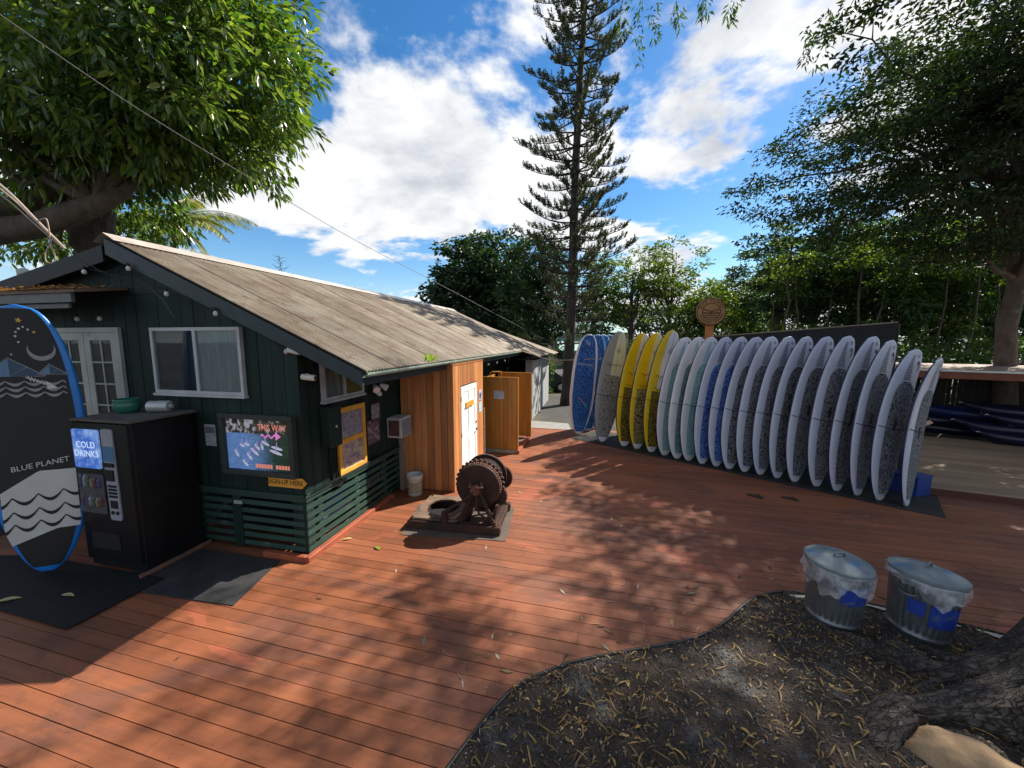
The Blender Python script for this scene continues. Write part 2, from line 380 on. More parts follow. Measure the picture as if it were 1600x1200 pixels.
# loose stones and fallen needles: real pieces, far too many to count
def scatter_stones(n=16000):
    V = np.array([(1,0,0),(-1,0,0),(0,1,0),(0,-1,0),(0,0,1),(0,0,-1)], float); F = np.array([(0,2,4),(2,1,4),(1,3,4),(3,0,4),(2,0,5),(1,2,5),(3,1,5),(0,3,5)])
    pts = []
    while len(pts) < n:
        y = 1.5+2.8*random.random()**.8; x = random.uniform(-1.0, 6.0)
        if inside(x, y): pts.append((x, y, bed_z(x, y)) if len(pts) % 6 == 0 else (x, y, None))
    P = np.array([(x, y, z if z is not None else bed_z(x, y)) for x, y, z in pts]); s = RNG.uniform(.004, .011, n)**1.0
    ang = RNG.uniform(0, 6.283, n); sc = RNG.uniform(.6, 1.3, (n, 3))*s[:, None]
    vv = V[None]*sc[:, None, :]; vv += RNG.normal(0, .18, vv.shape)*s[:, None, None]
    c, si = np.cos(ang)[:, None], np.sin(ang)[:, None]; x = vv[..., 0]*c-vv[..., 1]*si; y = vv[..., 0]*si+vv[..., 1]*c
    vv = np.stack([x, y, vv[..., 2]*.7], -1)+P[:, None, :]+np.array([0, 0, .003])
    me = bpy.data.meshes.new('gravel'); from_np(me, vv.reshape(-1, 3), (F[None]+6*np.arange(n)[:, None, None]).reshape(-1, 3))
    m, nt, b, out = nodes('gravel_stones'); g = nt.nodes.new('ShaderNodeNewGeometry')
    nt.links.new(ramp(nt, g.outputs['Random Per Island'], [(0, (.02, .018, .016)), (.5, (.06, .056, .052)), (.82, (.13, .125, .118)), (1, (.30, .29, .27))]), b.inputs['Base Color']); b.inputs['Roughness'].default_value = .8
    me.materials.append(m); o = bpy.data.objects.new('gravel', me); COL.objects.link(o)
    tag(o, 'dark grey crushed gravel spread over the planting bed', 'gravel', kind='stuff')
def from_np(me, v, f):
    v = np.ascontiguousarray(v, np.float32); f = np.ascontiguousarray(f, np.int32); k = f.shape[1]
    me.vertices.add(len(v)); me.vertices.foreach_set('co', v.ravel()); me.loops.add(f.size); me.loops.foreach_set('vertex_index', f.ravel())
    me.polygons.add(len(f)); me.polygons.foreach_set('loop_start', np.arange(0, f.size, k, dtype=np.int32)); me.polygons.foreach_set('loop_total', np.full(len(f), k, np.int32))
    me.update(calc_edges=True)
scatter_stones()
def scatter_litter(n=3900):
    V = []; F = []; pal = 0
    for i in range(n):
        while True:
            y = random.uniform(1.6, 4.1); x = random.uniform(-.9, 6)
            if inside(x, y) and random.random() < .4+.6*max(0, min(1, .5+.9*math.sin(2.3*x+1.1*y)*math.sin(1.7*y-.8*x+1))): break
        L = random.choice((.018, .025, .035, .05, .07, .12))*random.uniform(.7, 1.3); w = random.uniform(.002, .0065)*(1.5 if L < .06 else 1); a = random.uniform(0, 6.28); cu = random.gauss(0, .8)
        w = L*random.uniform(.14, .24) if (i % 7 == 0 and .03 < L < .062) else w; z = bed_z(x, y)+.010; k = 5; b = len(V); lift = random.uniform(0, .018)
        for j in range(k):
            t = j/(k-1)-.5; an = a+cu*t; px = x+L*t*math.cos(a+cu*t*.5); py = y+L*t*math.sin(a+cu*t*.5); ww = w*(1-abs(t)*1.2)
            zz = z+lift*(1-4*t*t)
            V += [(px-math.sin(an)*ww, py+math.cos(an)*ww, zz), (px+math.sin(an)*ww, py-math.cos(an)*ww, zz+.002)]
        F += [(b+2*j, b+2*j+1, b+2*j+3, b+2*j+2) for j in range(k-1)]
    me = bpy.data.meshes.new('leaf_litter'); from_np(me, np.array(V), np.array(F))
    me.materials.append(LEAF('dry_litter', [(.06, .035, .02), (.12, .07, .03), (.38, .22, .06), (.16, .09, .04), (.52, .33, .09), (.07, .045, .03), (.24, .15, .07), (.46, .34, .18)], .1, .7))
    o = bpy.data.objects.new('leaf_litter', me); COL.objects.link(o); tag(o, 'dry yellow brown pods and leaves strewn over the gravel', 'leaf litter', kind='stuff')
scatter_litter()

# concrete strip at the deck's far end
mb = MB(); a, b_, c_, d_ = G(822, 668), G(893, 672), G(888, 662), G(826, 657)
mb.prism([(p.x, p.y) for p in (a, b_, c_, d_)], -.09, .008); tag(mb.build('concrete_strip', MAT('concrete', (.30, .29, .27), (.22, .21, .20), 4, .85, bumps=.2)), kind='structure')
# ------------------------------------------------------------------ rental hut (local x = along the gable, y = along the eaves)
HC = Vector((-2.84, 4.97, 0)); HA = -R(12.57); UV = Vector((math.sin(-HA), math.cos(HA), 0)); VV = Vector((math.cos(HA), math.sin(HA), 0))
def HW(v, t, z=0.0): return HC+VV*v+UV*t+Vector((0, 0, z))
m_roof = None
def make_roofmat():
    m, nt, b, out = nodes('weathered_corrugated_iron')
    n1 = noise(nt, 1.3, 6, .65, 'World'); n2 = noise(nt, 6, 6, .7, 'Object', (.25, 3, 1)); n3 = noise(nt, 3.2, 5, .7, 'World')
    c = ramp(nt, n1, [(.30, (.20, .15, .105)), (.5, (.29, .235, .175)), (.72, (.38, .335, .275))])
    c = mixrgb(nt, 1.0, c, ramp(nt, n2, [(.25, .52), (.75, 1.22)]), 'MULTIPLY')
    c = mixrgb(nt, ramp(nt, n3, [(.54, 0.0), (.68, .8)]), c, (.15, .085, .050))
    r = objrand(nt); v = nt.nodes.new('ShaderNodeMapRange'); v.inputs[3].default_value = .84; v.inputs[4].default_value = 1.13; nt.links.new(r, v.inputs[0])
    h = nt.nodes.new('ShaderNodeHueSaturation'); nt.links.new(v.outputs[0], h.inputs['Value']); nt.links.new(c, h.inputs['Color'])
    nt.links.new(h.outputs[0], b.inputs['Base Color']); b.inputs['Roughness'].default_value = .62; b.inputs['Metallic'].default_value = .15
    bump(nt, b, n2, .15, .004); return m
m_roof = make_roofmat()
RIDGE_X, RIDGE_Z, EAVE_X, EAVE_Z = -2.8, 4.42, 1.10, 2.645; SL = (RIDGE_Z-EAVE_Z)/(EAVE_X-RIDGE_X)
def roof_z(x): return RIDGE_Z-(x-RIDGE_X)*SL if x >= RIDGE_X else RIDGE_Z-.10+(x-RIDGE_X)*.19
hut = thing('rental_hut', 'long dark green board-sided hut with rusty corrugated gable roof', 'hut', HC, HA)
# walls: dark backing, then every vertical board
def clip_top(x0, x1, drop=.10): return roof_z(x0)-drop, roof_z(x1)-drop
gw = MB(); gw.prism([(-7.2, .86), (-.012, .86), (-.012, roof_z(0)-.14), (RIDGE_X, RIDGE_Z-.25), (-7.2, roof_z(-7.2)-.14)], .004, .05, 'y'); gable = gw.build('gable_wall', m_dark, hut)
x = 0.0; rnd = random.Random(3)
while x > -7.1:
    w = rnd.uniform(.17, .235); x1 = x; x0 = x-w+.008; mid = -2.8
    za, zb = clip_top(x0, x1)
    m = MB(); yy = -.022-rnd.uniform(0, .006)
    m.prism([(x0, .86), (x1, .86), (x1, zb), (x0, za)], yy, .002, 'y'); m.build('wall_board', m_green, gable); x -= w
sw = MB(); sw.prism([(.06, .86), (12.7, .86), (12.7, 3.04), (.06, 3.04)], -.05, -.004, 'x'); side = sw.build('side_wall', m_dark, hut)
t = .0
while t < 5.2:
    w = rnd.uniform(.15, .19); m = MB(); m.box(-.003, .02+rnd.uniform(0, .005), t+.004, t+w-.004, .86, 3.06); m.build('wall_board', m_green, side); t += w
m = MB(); m.box(-.003, .02, 5.2, 12.7, -.05, 3.05); m.build('rear_board', m_green, side)
m = MB(); m.box(-.10, .035, -.035, .10, .06, 3.05); m.build('corner_post', m_green, hut)
# far gable and hidden back, so that the hut is a closed body
m = MB(); m.prism([(-7.2, -.1), (0, -.1), (0, 3.05), (RIDGE_X, 4.25), (-7.2, 3.4)], 12.68, 12.75, 'y'); m.build('rear_wall', m_green, hut)
m = MB(); m.box(-7.25, -7.2, 0, 12.7, -.1, 3.4); m.build('far_side_wall', m_green, hut)
# skirt: ledge, slats, posts, dark crawl space
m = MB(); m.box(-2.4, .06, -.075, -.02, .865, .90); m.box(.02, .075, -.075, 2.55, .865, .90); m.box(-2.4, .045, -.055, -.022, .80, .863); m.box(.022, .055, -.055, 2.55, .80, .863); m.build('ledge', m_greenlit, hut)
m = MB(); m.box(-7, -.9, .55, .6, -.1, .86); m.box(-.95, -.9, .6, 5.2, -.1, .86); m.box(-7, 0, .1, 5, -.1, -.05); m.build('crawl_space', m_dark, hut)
nsl = 6
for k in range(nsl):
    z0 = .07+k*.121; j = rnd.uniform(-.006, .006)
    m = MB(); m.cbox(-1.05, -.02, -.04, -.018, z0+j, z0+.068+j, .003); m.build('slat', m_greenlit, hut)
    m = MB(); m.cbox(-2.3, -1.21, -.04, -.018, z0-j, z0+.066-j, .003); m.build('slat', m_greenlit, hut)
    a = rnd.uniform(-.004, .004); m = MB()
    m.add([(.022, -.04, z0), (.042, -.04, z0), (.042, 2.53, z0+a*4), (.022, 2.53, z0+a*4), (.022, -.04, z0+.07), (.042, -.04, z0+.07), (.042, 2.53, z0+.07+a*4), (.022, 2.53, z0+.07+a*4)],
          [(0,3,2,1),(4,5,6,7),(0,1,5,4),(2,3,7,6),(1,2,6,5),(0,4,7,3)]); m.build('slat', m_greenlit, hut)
for a in (-1.13,): m = MB(); m.box(a-.075, a+.075, -.05, -.02, .03, .80); m.build('skirt_post', m_green, hut)
for a in (-2.25, -.16): m = MB(); m.box(a-.05, a+.05, -.016, .06, .03, .80); m.build('skirt_post', m_green, hut)
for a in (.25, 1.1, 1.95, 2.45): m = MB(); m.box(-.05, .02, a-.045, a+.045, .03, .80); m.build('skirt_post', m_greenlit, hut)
m = MB(); m.tube([(-.02, .9, .72), (-.02, 1.55, .2)], .03, 4); m.tube([(-1.95, .0, .12), (-1.3, .0, .70)], .035, 4); m.build('brace', m_greenlit, hut)
m = MB(); m.box(-1.16, -1.02, -.062, -.051, .68, .73); m.build('latch', m_alu, hut)
m = MB(); m.cbox(.05, .13, -.16, 2.05, -.02, .075, .006); m.cbox(-.62, .045, -.16, -.085, -.02, .075, .006); m.build('kerb_board', m_redtrim, hut)
# things kept in the crawl space
tag(MB().tube([(-.35, .35, .28), (-.30, 1.2, .42), (-.25, 2.2, .60)], [.05, .09, .05], 10).build('stored_board', MAT('blue_gloss', (.02, .16, .55), (.015, .12, .42), 3, .3), loc=HC, rotz=HA, smooth=True), 'blue board stored under the hut behind the green slats', 'board')
tag(MB().tube([(-.30, .5, .14), (-.28, 1.3, .24), (-.24, 2.1, .36)], [.04, .07, .04], 10).build('stored_board', MAT('lilac_gloss', (.55, .55, .66), (.42, .42, .5), 3, .35), loc=HC, rotz=HA, smooth=True), 'pale board stored under the hut behind the green slats', 'board')
# roof: corrugated sheets, laid side by side
SLEN = math.hypot(EAVE_X-RIDGE_X, RIDGE_Z-EAVE_Z); SA = math.atan2(RIDGE_Z-EAVE_Z, EAVE_X-RIDGE_X)
def sheet_mesh(width, length, waves, name='roof_sheet', amp=.015, rows=5):
    n = waves*6; v = []; f = []
    for r in range(rows+1):
        for i in range(n+1):
            v.append((length*r/rows, width*i/n, amp*math.cos(2*math.pi*i/6)))
    for r in range(rows):
        for i in range(n): a = r*(n+1)+i; f.append((a, a+n+1, a+n+2, a+1))
    me = bpy.data.meshes.new(name); me.from_pydata(v, [], f); me.materials.append(m_roof); me.polygons.foreach_set('use_smooth', [True]*len(f)); me.update(); return me
roof_sub = MB(); roof_sub.add([(RIDGE_X, -.16, RIDGE_Z-.03), (EAVE_X-.03, -.16, EAVE_Z-.03), (EAVE_X-.03, 12.76, EAVE_Z-.03), (RIDGE_X, 12.76, RIDGE_Z-.03), (RIDGE_X, -.16, RIDGE_Z-.09), (EAVE_X-.03, -.16, EAVE_Z-.09), (EAVE_X-.03, 12.76, EAVE_Z-.09), (RIDGE_X, 12.76, RIDGE_Z-.09)],
     [(0,1,2,3),(7,6,5,4),(0,4,5,1),(1,5,6,2),(2,6,7,3),(3,7,4,0)])
roof_sub.add([(RIDGE_X, -.16, RIDGE_Z-.10), (-7.6, -.16, roof_z(-7.6)), (-7.6, 12.76, roof_z(-7.6)), (RIDGE_X, 12.76, RIDGE_Z-.10), (RIDGE_X, -.16, RIDGE_Z-.2), (-7.6, -.16, roof_z(-7.6)-.1), (-7.6, 12.76, roof_z(-7.6)-.1), (RIDGE_X, 12.76, RIDGE_Z-.2)],
     [(3,2,1,0),(4,5,6,7),(0,1,5,4),(1,2,6,5),(2,3,7,6),(3,0,4,7)])
roof = roof_sub.build('roof', MAT('roof_timber', (.035, .03, .028), (.05, .045, .04), 6, .8), hut)
SHW = .722; sm = sheet_mesh(SHW, SLEN+.05, 10)
for i in range(18):
    o = bpy.data.objects.new('roof_sheet', sm); COL.objects.link(o); o.parent = roof; o.location = (RIDGE_X-.0, -.2+i*SHW, RIDGE_Z+.003*(i % 2)); o.rotation_euler = (0, SA, 0)
m = MB(); m.add([(RIDGE_X+.20, -.22, RIDGE_Z-.20*SL+.03), (RIDGE_X, -.22, RIDGE_Z+.055), (RIDGE_X-.2, -.22, RIDGE_Z-.06), (RIDGE_X+.20, 12.8, RIDGE_Z-.20*SL+.03), (RIDGE_X, 12.8, RIDGE_Z+.055), (RIDGE_X-.2, 12.8, RIDGE_Z-.06)], [(0, 3, 4, 1), (1, 4, 5, 2)])
m.build('ridge_cap', MAT('ridge_flashing', (.55, .48, .44), (.42, .36, .32), 3, .5, .3), roof)
# barge board along the right-hand slope, fascia, gutter, rafter tails
m_barge = MAT('slate_blue_barge', (.012, .022, .028), (.020, .036, .043), 5, .55, bumps=.2, dirt=((.06, .05, .04), 4, .64))
m = MB(); m.add([(RIDGE_X, -.215, RIDGE_Z-.02), (EAVE_X, -.215, EAVE_Z-.02), (EAVE_X, -.215, EAVE_Z-.19), (RIDGE_X, -.215, RIDGE_Z-.24), (RIDGE_X, -.17, RIDGE_Z-.02), (EAVE_X, -.17, EAVE_Z-.02), (EAVE_X, -.17, EAVE_Z-.19), (RIDGE_X, -.17, RIDGE_Z-.24)], [(3,2,1,0),(4,5,6,7),(0,1,5,4),(1,2,6,5),(2,3,7,6),(3,0,4,7)]); m.build('barge_board', m_barge, roof)
m = MB(); zl = roof_z(-7.6); m.add([(RIDGE_X-.05, -.215, RIDGE_Z-.11), (-7.6, -.215, zl-.02), (-7.6, -.215, zl-.24), (RIDGE_X-.05, -.215, RIDGE_Z-.33), (RIDGE_X-.05, -.17, RIDGE_Z-.11), (-7.6, -.17, zl-.02), (-7.6, -.17, zl-.24), (RIDGE_X-.05, -.17, RIDGE_Z-.33)], [(0,1,2,3),(7,6,5,4),(4,5,1,0),(5,6,2,1),(6,7,3,2),(7,4,0,3)]); m.build('barge_board', m_black, roof)
m = MB(); m.box(1.02, 1.055, -.17, 12.76, EAVE_Z-.20, EAVE_Z-.045); m.build('fascia', m_barge, roof)
m = MB(); gp = [(1.06+.055-.055*math.cos(a), EAVE_Z-.035-.055*math.sin(a)) for a in [math.pi*k/8 for k in range(9)]]
m.v = [(p[0], yy, p[1]) for yy in (-.2, 12.6) for p in gp]+[(p[0]*1.0+(.0045 if i > 4 else -.0045), yy, p[1]-.004) for yy in (-.2, 12.6) for i, p in enumerate(gp)]
m.f = [(i, i+9, i+10, i+1) for i in range(8)]+[(18+i, 19+i, 28+i, 27+i) for i in range(8)]+[(8, 17, 35, 26)]; m.m = [0]*17
m.build('gutter', MAT('pale_green_gutter', (.30, .42, .36), (.20, .28, .24), 5, .5, dirt=((.12, .12, .10), 3, .6)), roof)
for i in range(21):
    m = MB(); m.add([(.02, .2+i*.61, roof_z(.02)-.095), (.02, .25+i*.61, roof_z(.02)-.095), (1.015, .25+i*.61, roof_z(1.015)-.095), (1.015, .2+i*.61, roof_z(1.015)-.095), (.02, .2+i*.61, roof_z(.02)-.2), (.02, .25+i*.61, roof_z(.02)-.2), (1.015, .25+i*.61, roof_z(1.015)-.2), (1.015, .2+i*.61, roof_z(1.015)-.2)], [(0,1,2,3),(7,6,5,4),(0,4,5,1),(1,5,6,2),(2,6,7,3),(3,7,4,0)]); m.build('rafter', m_barge, roof)
# plants rooted in the gutter
# windows
def window(parent, axis, a0, a1, z0, z1, off, curtains):
    def bx(p0, p1, d0, d1, q0, q1): return (p0, p1, -off-d1, -off-d0, q0, q1) if axis == 'x' else (off+d0, off+d1, p0, p1, q0, q1)
    m = MB(); w = .045
    for (p0, p1, q0, q1) in ((a0, a1, z1-w, z1), (a0, a1, z0, z0+w), (a0, a0+w, z0+w, z1-w), (a1-w, a1, z0+w, z1-w)): m.box(*bx(p0, p1, .0, .055, q0, q1))
    mid = (a0+a1)/2; m.box(*bx(mid-.025, mid+.025, .005, .05, z0+w, z1-w))
    fr = m.build('window', m_frame, parent)
    for i, (p0, p1) in enumerate(((a0+w, mid-.025), (mid+.025, a1-w))):
        m = MB(); m.box(*bx(p0, p1, .030, .033, z0+w, z1-w)); m.build('pane', m_glass, fr)
        kind = curtains[i]; n = 28; vs = []; fs = []
        for k in range(n+1):
            p = p0+(p1-p0)*k/n; d = .012+(.009*math.sin(k*1.7+i)+.004*math.sin(k*.6) if kind is not m_room else 0)
            for zz in (z0+w, z1-w): vs.append((p, -off-d, zz) if axis == 'x' else (off+d, p, zz))
        for k in range(n): fs.append((2*k, 2*k+2, 2*k+3, 2*k+1))
        MB().add(vs, fs).build('curtain' if kind is not m_room else 'dark_room', kind, fr, smooth=True)
    m = MB(); m.box(*bx(a0-.02, a1+.02, -.0, .075, z0-.035, z0-.002)); m.build('sill', m_frame, fr)
    return fr
window(gable, 'x', -2.36, -.80, 2.25, 3.18, .03, (m_room, m_curtG))
window(side, 'y', .37, 1.33, 2.13, 2.92, .026, (m_curtG, m_curtY))
# french doors
dr = MB(); x0, x1, z0, z1 = -4.40, -2.97, 1.12, 3.19
for q in ((x0, x1, z1-.07, z1), (x0, x0+.06, z0, z1-.07), (x1-.06, x1, z0, z1-.07)): dr.box(q[0], q[1], -.075, -.03, q[2], q[3])
fd = dr.build('french_door', MAT('cream_door_paint', (.40, .40, .37), (.32, .31, .28), 3, .5, dirt=((.22, .20, .17), 5, .62)), gable); m_cream = fd.data.materials[0]
xm = (x0+x1)/2
for (p0, p1) in ((x0+.065, xm-.004), (xm+.004, x1-.065)):
    m = MB(); st = .115
    m.box(p0, p0+st, -.07, -.03, z0+.02, z1-.075); m.box(p1-st, p1, -.07, -.03, z0+.02, z1-.075); m.box(p0+st, p1-st, -.07, -.03, z1-.075-st, z1-.075); m.box(p0+st, p1-st, -.07, -.03, z0+.02, z0+.25)
    gx0, gx1, gz0, gz1 = p0+st, p1-st, z0+.25, z1-.075-st
    m.box((gx0+gx1)/2-.012, (gx0+gx1)/2+.012, -.066, -.04, gz0, gz1)
    for k in range(1, 5): m.box(gx0, gx1, -.064, -.042, gz0+(gz1-gz0)*k/5-.011, gz0+(gz1-gz0)*k/5+.011)
    m.build('door_leaf', m_cream, fd)
    for i in range(2):
        for k in range(5):
            aa = gx0+(gx1-gx0)*i/2; bb = gz0+(gz1-gz0)*k/5; MB().box(aa+.013, aa+(gx1-gx0)/2-.013, -.056, -.052, bb+.012, bb+(gz1-gz0)/5-.012).build('pane', m_glass, fd)
    MB().box(gx0, gx1, -.046, -.032, gz0, gz1).build('dark_room', MAT('room_dim', (.03, .028, .03), (.07, .055, .05), 2.5, .8), fd)
# pent roof over the doors with a litter of leaves
pr = MB(); pr.add([(-6.6, -.62, 3.62), (-2.75, -.62, 3.62), (-2.75, -.03, 3.72), (-6.6, -.03, 3.72), (-6.6, -.62, 3.66), (-2.75, -.62, 3.66), (-2.75, -.03, 3.76), (-6.6, -.03, 3.76)], [(3,2,1,0),(4,5,6,7),(0,1,5,4),(1,2,6,5),(2,3,7,6),(3,0,4,7)])
pent = pr.build('pent_roof', MAT('brown_sheet', (.16, .08, .05), (.09, .05, .035), 4, .7), hut)
m = MB(); m.box(-6.6, -2.85, -.60, -.56, 3.50, 3.615); m.box(-6.6, -3.0, -.55, -.52, 3.43, 3.49); m.build('fascia', MAT('dull_fascia', (.10, .10, .10), (.06, .06, .06), 5, .5), pent)
m = MB(); m.box(-7.0, -1.6, -.034, -.031, 3.66, 3.70); m.build('wall_rail', m_black, hut)
def leaf_strip():
    V = []; F = []
    for i in range(420):
        x = random.uniform(-6.4, -2.85); y = -.6+abs(random.gauss(0, .2)); y = min(y, -.06); z = 3.665+(y+.62)*.17+random.random()*.05*(1 if x < -4.4 or random.random() < .4 else .3); b = len(V); a = random.uniform(0, 6.28); L = random.uniform(.05, .13); w = L*.25; dz = random.uniform(-.02, .03)
        V += [(x-L/2*math.cos(a), y-L/2*math.sin(a), z), (x-w*math.sin(a), y+w*math.cos(a), z+.02), (x+L/2*math.cos(a), y+L/2*math.sin(a), z+dz+.015), (x+w*math.sin(a), y-w*math.cos(a), z+.005)]; F.append((b, b+1, b+2, b+3))
    MB().add(V, F).build('leaf_litter', LEAF('dead_leaves', [(.30, .12, .05), (.45, .22, .10), (.50, .30, .17), (.25, .10, .05)], .15, .7), pent)
leaf_strip()
# leaves sprouting in the gutter
V = []; F = []
for i in range(26):
    b = len(V); a = random.uniform(0, 6.28); x, y, z = 1.10, 1.75+random.gauss(0, .07), EAVE_Z-.03; L = random.uniform(.08, .2)
    V += [(x, y, z), (x+.4*L*math.cos(a)-.012, y+.4*L*math.sin(a), z+L*.6), (x+.7*L*math.cos(a), y+.7*L*math.sin(a), z+L), (x+.4*L*math.cos(a)+.012, y+.4*L*math.sin(a), z+L*.6)]; F.append((b, b+1, b+2, b+3))
tag(MB().add(V, F).build('gutter_weed', LEAF('weed', [(.12, .2, .03), (.25, .33, .06)], .4), loc=HC, rotz=HA), 'small green weed sprouting from the hut gutter', 'weed')

# ---------------- things fixed to the hut
def on_hut(name, label, cat, v, t, z, group=None): return thing(name, label, cat, HW(v, t, z), HA, group)
m_bulb = MAT('frosted_bulb', (.62, .62, .58), (.55, .55, .5), 5, .25)
bulbs = [(-3.12, -.28, 3.95), (-2.35, -.25, 3.97), (-1.75, -.24, 3.62), (-.97, -.24, 3.35), (-.45, -.05, 3.15), (-.10, -.06, 2.86), (-3.7, -.10, 3.32), (-3.25, -.10, 3.32), (.06, 1.46, 2.52), (.10, 2.15, 2.56), (1.0, 3.0, 2.36), (1.0, 3.9, 2.36), (1.0, 4.7, 2.36), (1.0, 5.6, 2.36), (1.0, 6.5, 2.36), (1.0, 7.5, 2.36)]
for i, (a, t, z) in enumerate(bulbs):
    o = on_hut('string_light_bulb', ('small frosted string light bulb hanging along the gable barge boards' if i < 6 else 'small frosted string light bulb above the french doors' if i < 8 else 'small frosted string light bulb on the side wall above the posters' if i < 10 else 'small frosted string light bulb under the gutter beyond the side window'), 'light bulb', a, t, z, 'string light bulbs along the hut eaves')
    MB().lathe([(0, -.038), (.022, -.03), (.030, -.008), (.024, .015), (.013, .03)], 10).build('globe', m_bulb, o, smooth=True); MB().lathe([(.014, .028), (.014, .06), (.004, .075)], 8).build('socket', m_black, o)
pts = [tuple(HW(a, t, z+.075)) for a, t, z in bulbs[:6]]
pp = []
for i in range(len(pts)-1):
    for k in range(6): f = k/6; pp.append(Vector(pts[i]).lerp(Vector(pts[i+1]), f)-Vector((0, 0, .10*4*f*(1-f))))
pp.append(Vector(pts[-1])); tag(MB().tube(pp, .005, 5).build('string_light_cable', m_black), 'thin black cable of string lights along the gable', 'cable')
pts = [HW(a, t, z+.078) for a, t, z in bulbs[8:]]; pp = []
for i in range(len(pts)-1):
    for k in range(5): f = k/5; pp.append(pts[i].lerp(pts[i+1], f)-Vector((0, 0, .05*4*f*(1-f))))
pp.append(pts[-1]); tag(MB().tube(pp, .005, 5).build('string_light_cable', m_black), 'thin black cable of string lights under the gutter', 'cable')
# display screen by the corner
tv = on_hut('display_screen', 'framed screen picturing paddlers with a pink arrow and THIS WAY', 'screen', -.64, -.03, 1.575)
m = MB()
for q in ((-.60, .60, .36, .43), (-.60, .60, -.43, -.36), (-.60, -.53, -.36, .36), (.53, .60, -.36, .36)): m.cbox(q[0], q[1], -.10, 0, q[2], q[3], .006)
m.build('frame', MAT('dark_olive_frame', (.018, .026, .022), (.03, .036, .03), 6, .6), tv)
def screen_mat():
    m, nt, b, out = nodes('screen_picture'); tc = nt.nodes.new('ShaderNodeTexCoord'); sp = nt.nodes.new('ShaderNodeSeparateXYZ'); nt.links.new(tc.outputs['Object'], sp.inputs[0])
    n1 = noise(nt, 5, 5, .6, 'Object', (1, 1, 2.5)); n2 = noise(nt, 16, 3, .6, 'Object', (1, 1, 4))
    ad = nt.nodes.new('ShaderNodeMath'); ad.operation = 'MULTIPLY_ADD'; ad.inputs[1].default_value = .35; nt.links.new(n1, ad.inputs[0]); nt.links.new(sp.outputs[0], ad.inputs[2])
    water = ramp(nt, ad.outputs[0], [(.0, (.10, .20, .42)), (.22, (.06, .12, .22)), (.42, (.012, .035, .03)), (.7, (.010, .025, .015))])
    water = mixrgb(nt, 1.0, water, ramp(nt, n2, [(.3, .65), (.7, 1.3)]), 'MULTIPLY')
    shore = ramp(nt, noise(nt, 11, 4, .6, 'Object', (1, 1, .8)), [(.42, (.01, .018, .012)), (.52, (.06, .04, .035)), (.6, (.30, .32, .36))])
    k = ramp(nt, sp.outputs[2], [(.49, 0.0), (.53, 1.0)]); mr = nt.nodes.new('ShaderNodeMapRange'); mr.inputs[1].default_value = -.35; mr.inputs[2].default_value = .35; nt.links.new(sp.outputs[2], mr.inputs[0])
    k = ramp(nt, mr.outputs[0], [(.70, 0.0), (.74, 1.0)]); c = mixrgb(nt, k, water, shore)
    nt.links.new(c, b.inputs['Base Color']); nt.links.new(c, b.inputs['Emission Color']); b.inputs['Emission Strength'].default_value = .30; b.inputs['Roughness'].default_value = .12; return m
MB().box(-.53, .53, -.045, -.01, -.36, .36).build('picture', screen_mat(), tv)
def EMI(name, c, e=.30): return MAT(name, c, tuple(x*.9 for x in c), 8, .4, emit=e)
e_or = EMI('screen_orange', (.75, .25, .17)); e_pk = EMI('screen_pink', (.70, .20, .55)); e_wh = EMI('screen_white', (.50, .52, .66), .25); e_vi = EMI('screen_violet', (.35, .25, .55), .25)
text('THIS WAY', .125, e_or, tv, (.24, -.049, .245), (R(90), 0, 0), xs=.80, ext=.0015)
m = MB(); zz = [(-.02+.02*k, .13+.022*math.sin(k*1.25)) for k in range(13)]
for i in range(12): m.add([(zz[i][0]+.07, -.0485, zz[i][1]-.014), (zz[i+1][0]+.07, -.0485, zz[i+1][1]-.014), (zz[i+1][0]+.07, -.0485, zz[i+1][1]+.014), (zz[i][0]+.07, -.0485, zz[i][1]+.014)], [(0, 1, 2, 3)])
m.add([(.29, -.0485, .075), (.38, -.0485, .135), (.29, -.0485, .195)], [(0, 1, 2)]); m.build('arrow', e_pk, tv)
for k in range(12):                                       # the unreadable orange line of small print
    if k == 6: continue
    MB().box(-.07+k*.048, -.034+k*.048, -.049, -.046, -.325, -.27).build('print_block', e_or, tv)
for (a, z, an, l) in ((-.37, -.14, -60, .12), (-.27, -.02, -20, .09), (-.19, .0, -15, .09), (-.16, -.17, -50, .13), (-.07, -.10, -38, .17), (-.02, -.03, -50, .12), (.06, -.02, -80, .10), (.12, .03, -25, .14), (.30, -.03, -12, .19), (.28, -.09, -16, .22), (-.24, -.27, -45, .13)):
    m = MB(); n = 10; m.add([(a+l/2*math.cos(q)*math.cos(R(an))-.022*math.sin(q)*math.sin(R(an)), -.0475, z+l/2*math.cos(q)*math.sin(R(an))+.022*math.sin(q)*math.cos(R(an))) for q in [2*math.pi*j/n for j in range(n)]], [tuple(range(n))]); o = m.build('pictured_board', e_wh, tv)
    MB().add([(a-.012, -.0482, z+.005), (a+.012, -.0482, z+.005), (a+.006, -.0482, z+.085), (a-.006, -.0482, z+.085)], [(0, 1, 2, 3)]).build('pictured_paddler', e_vi, tv)
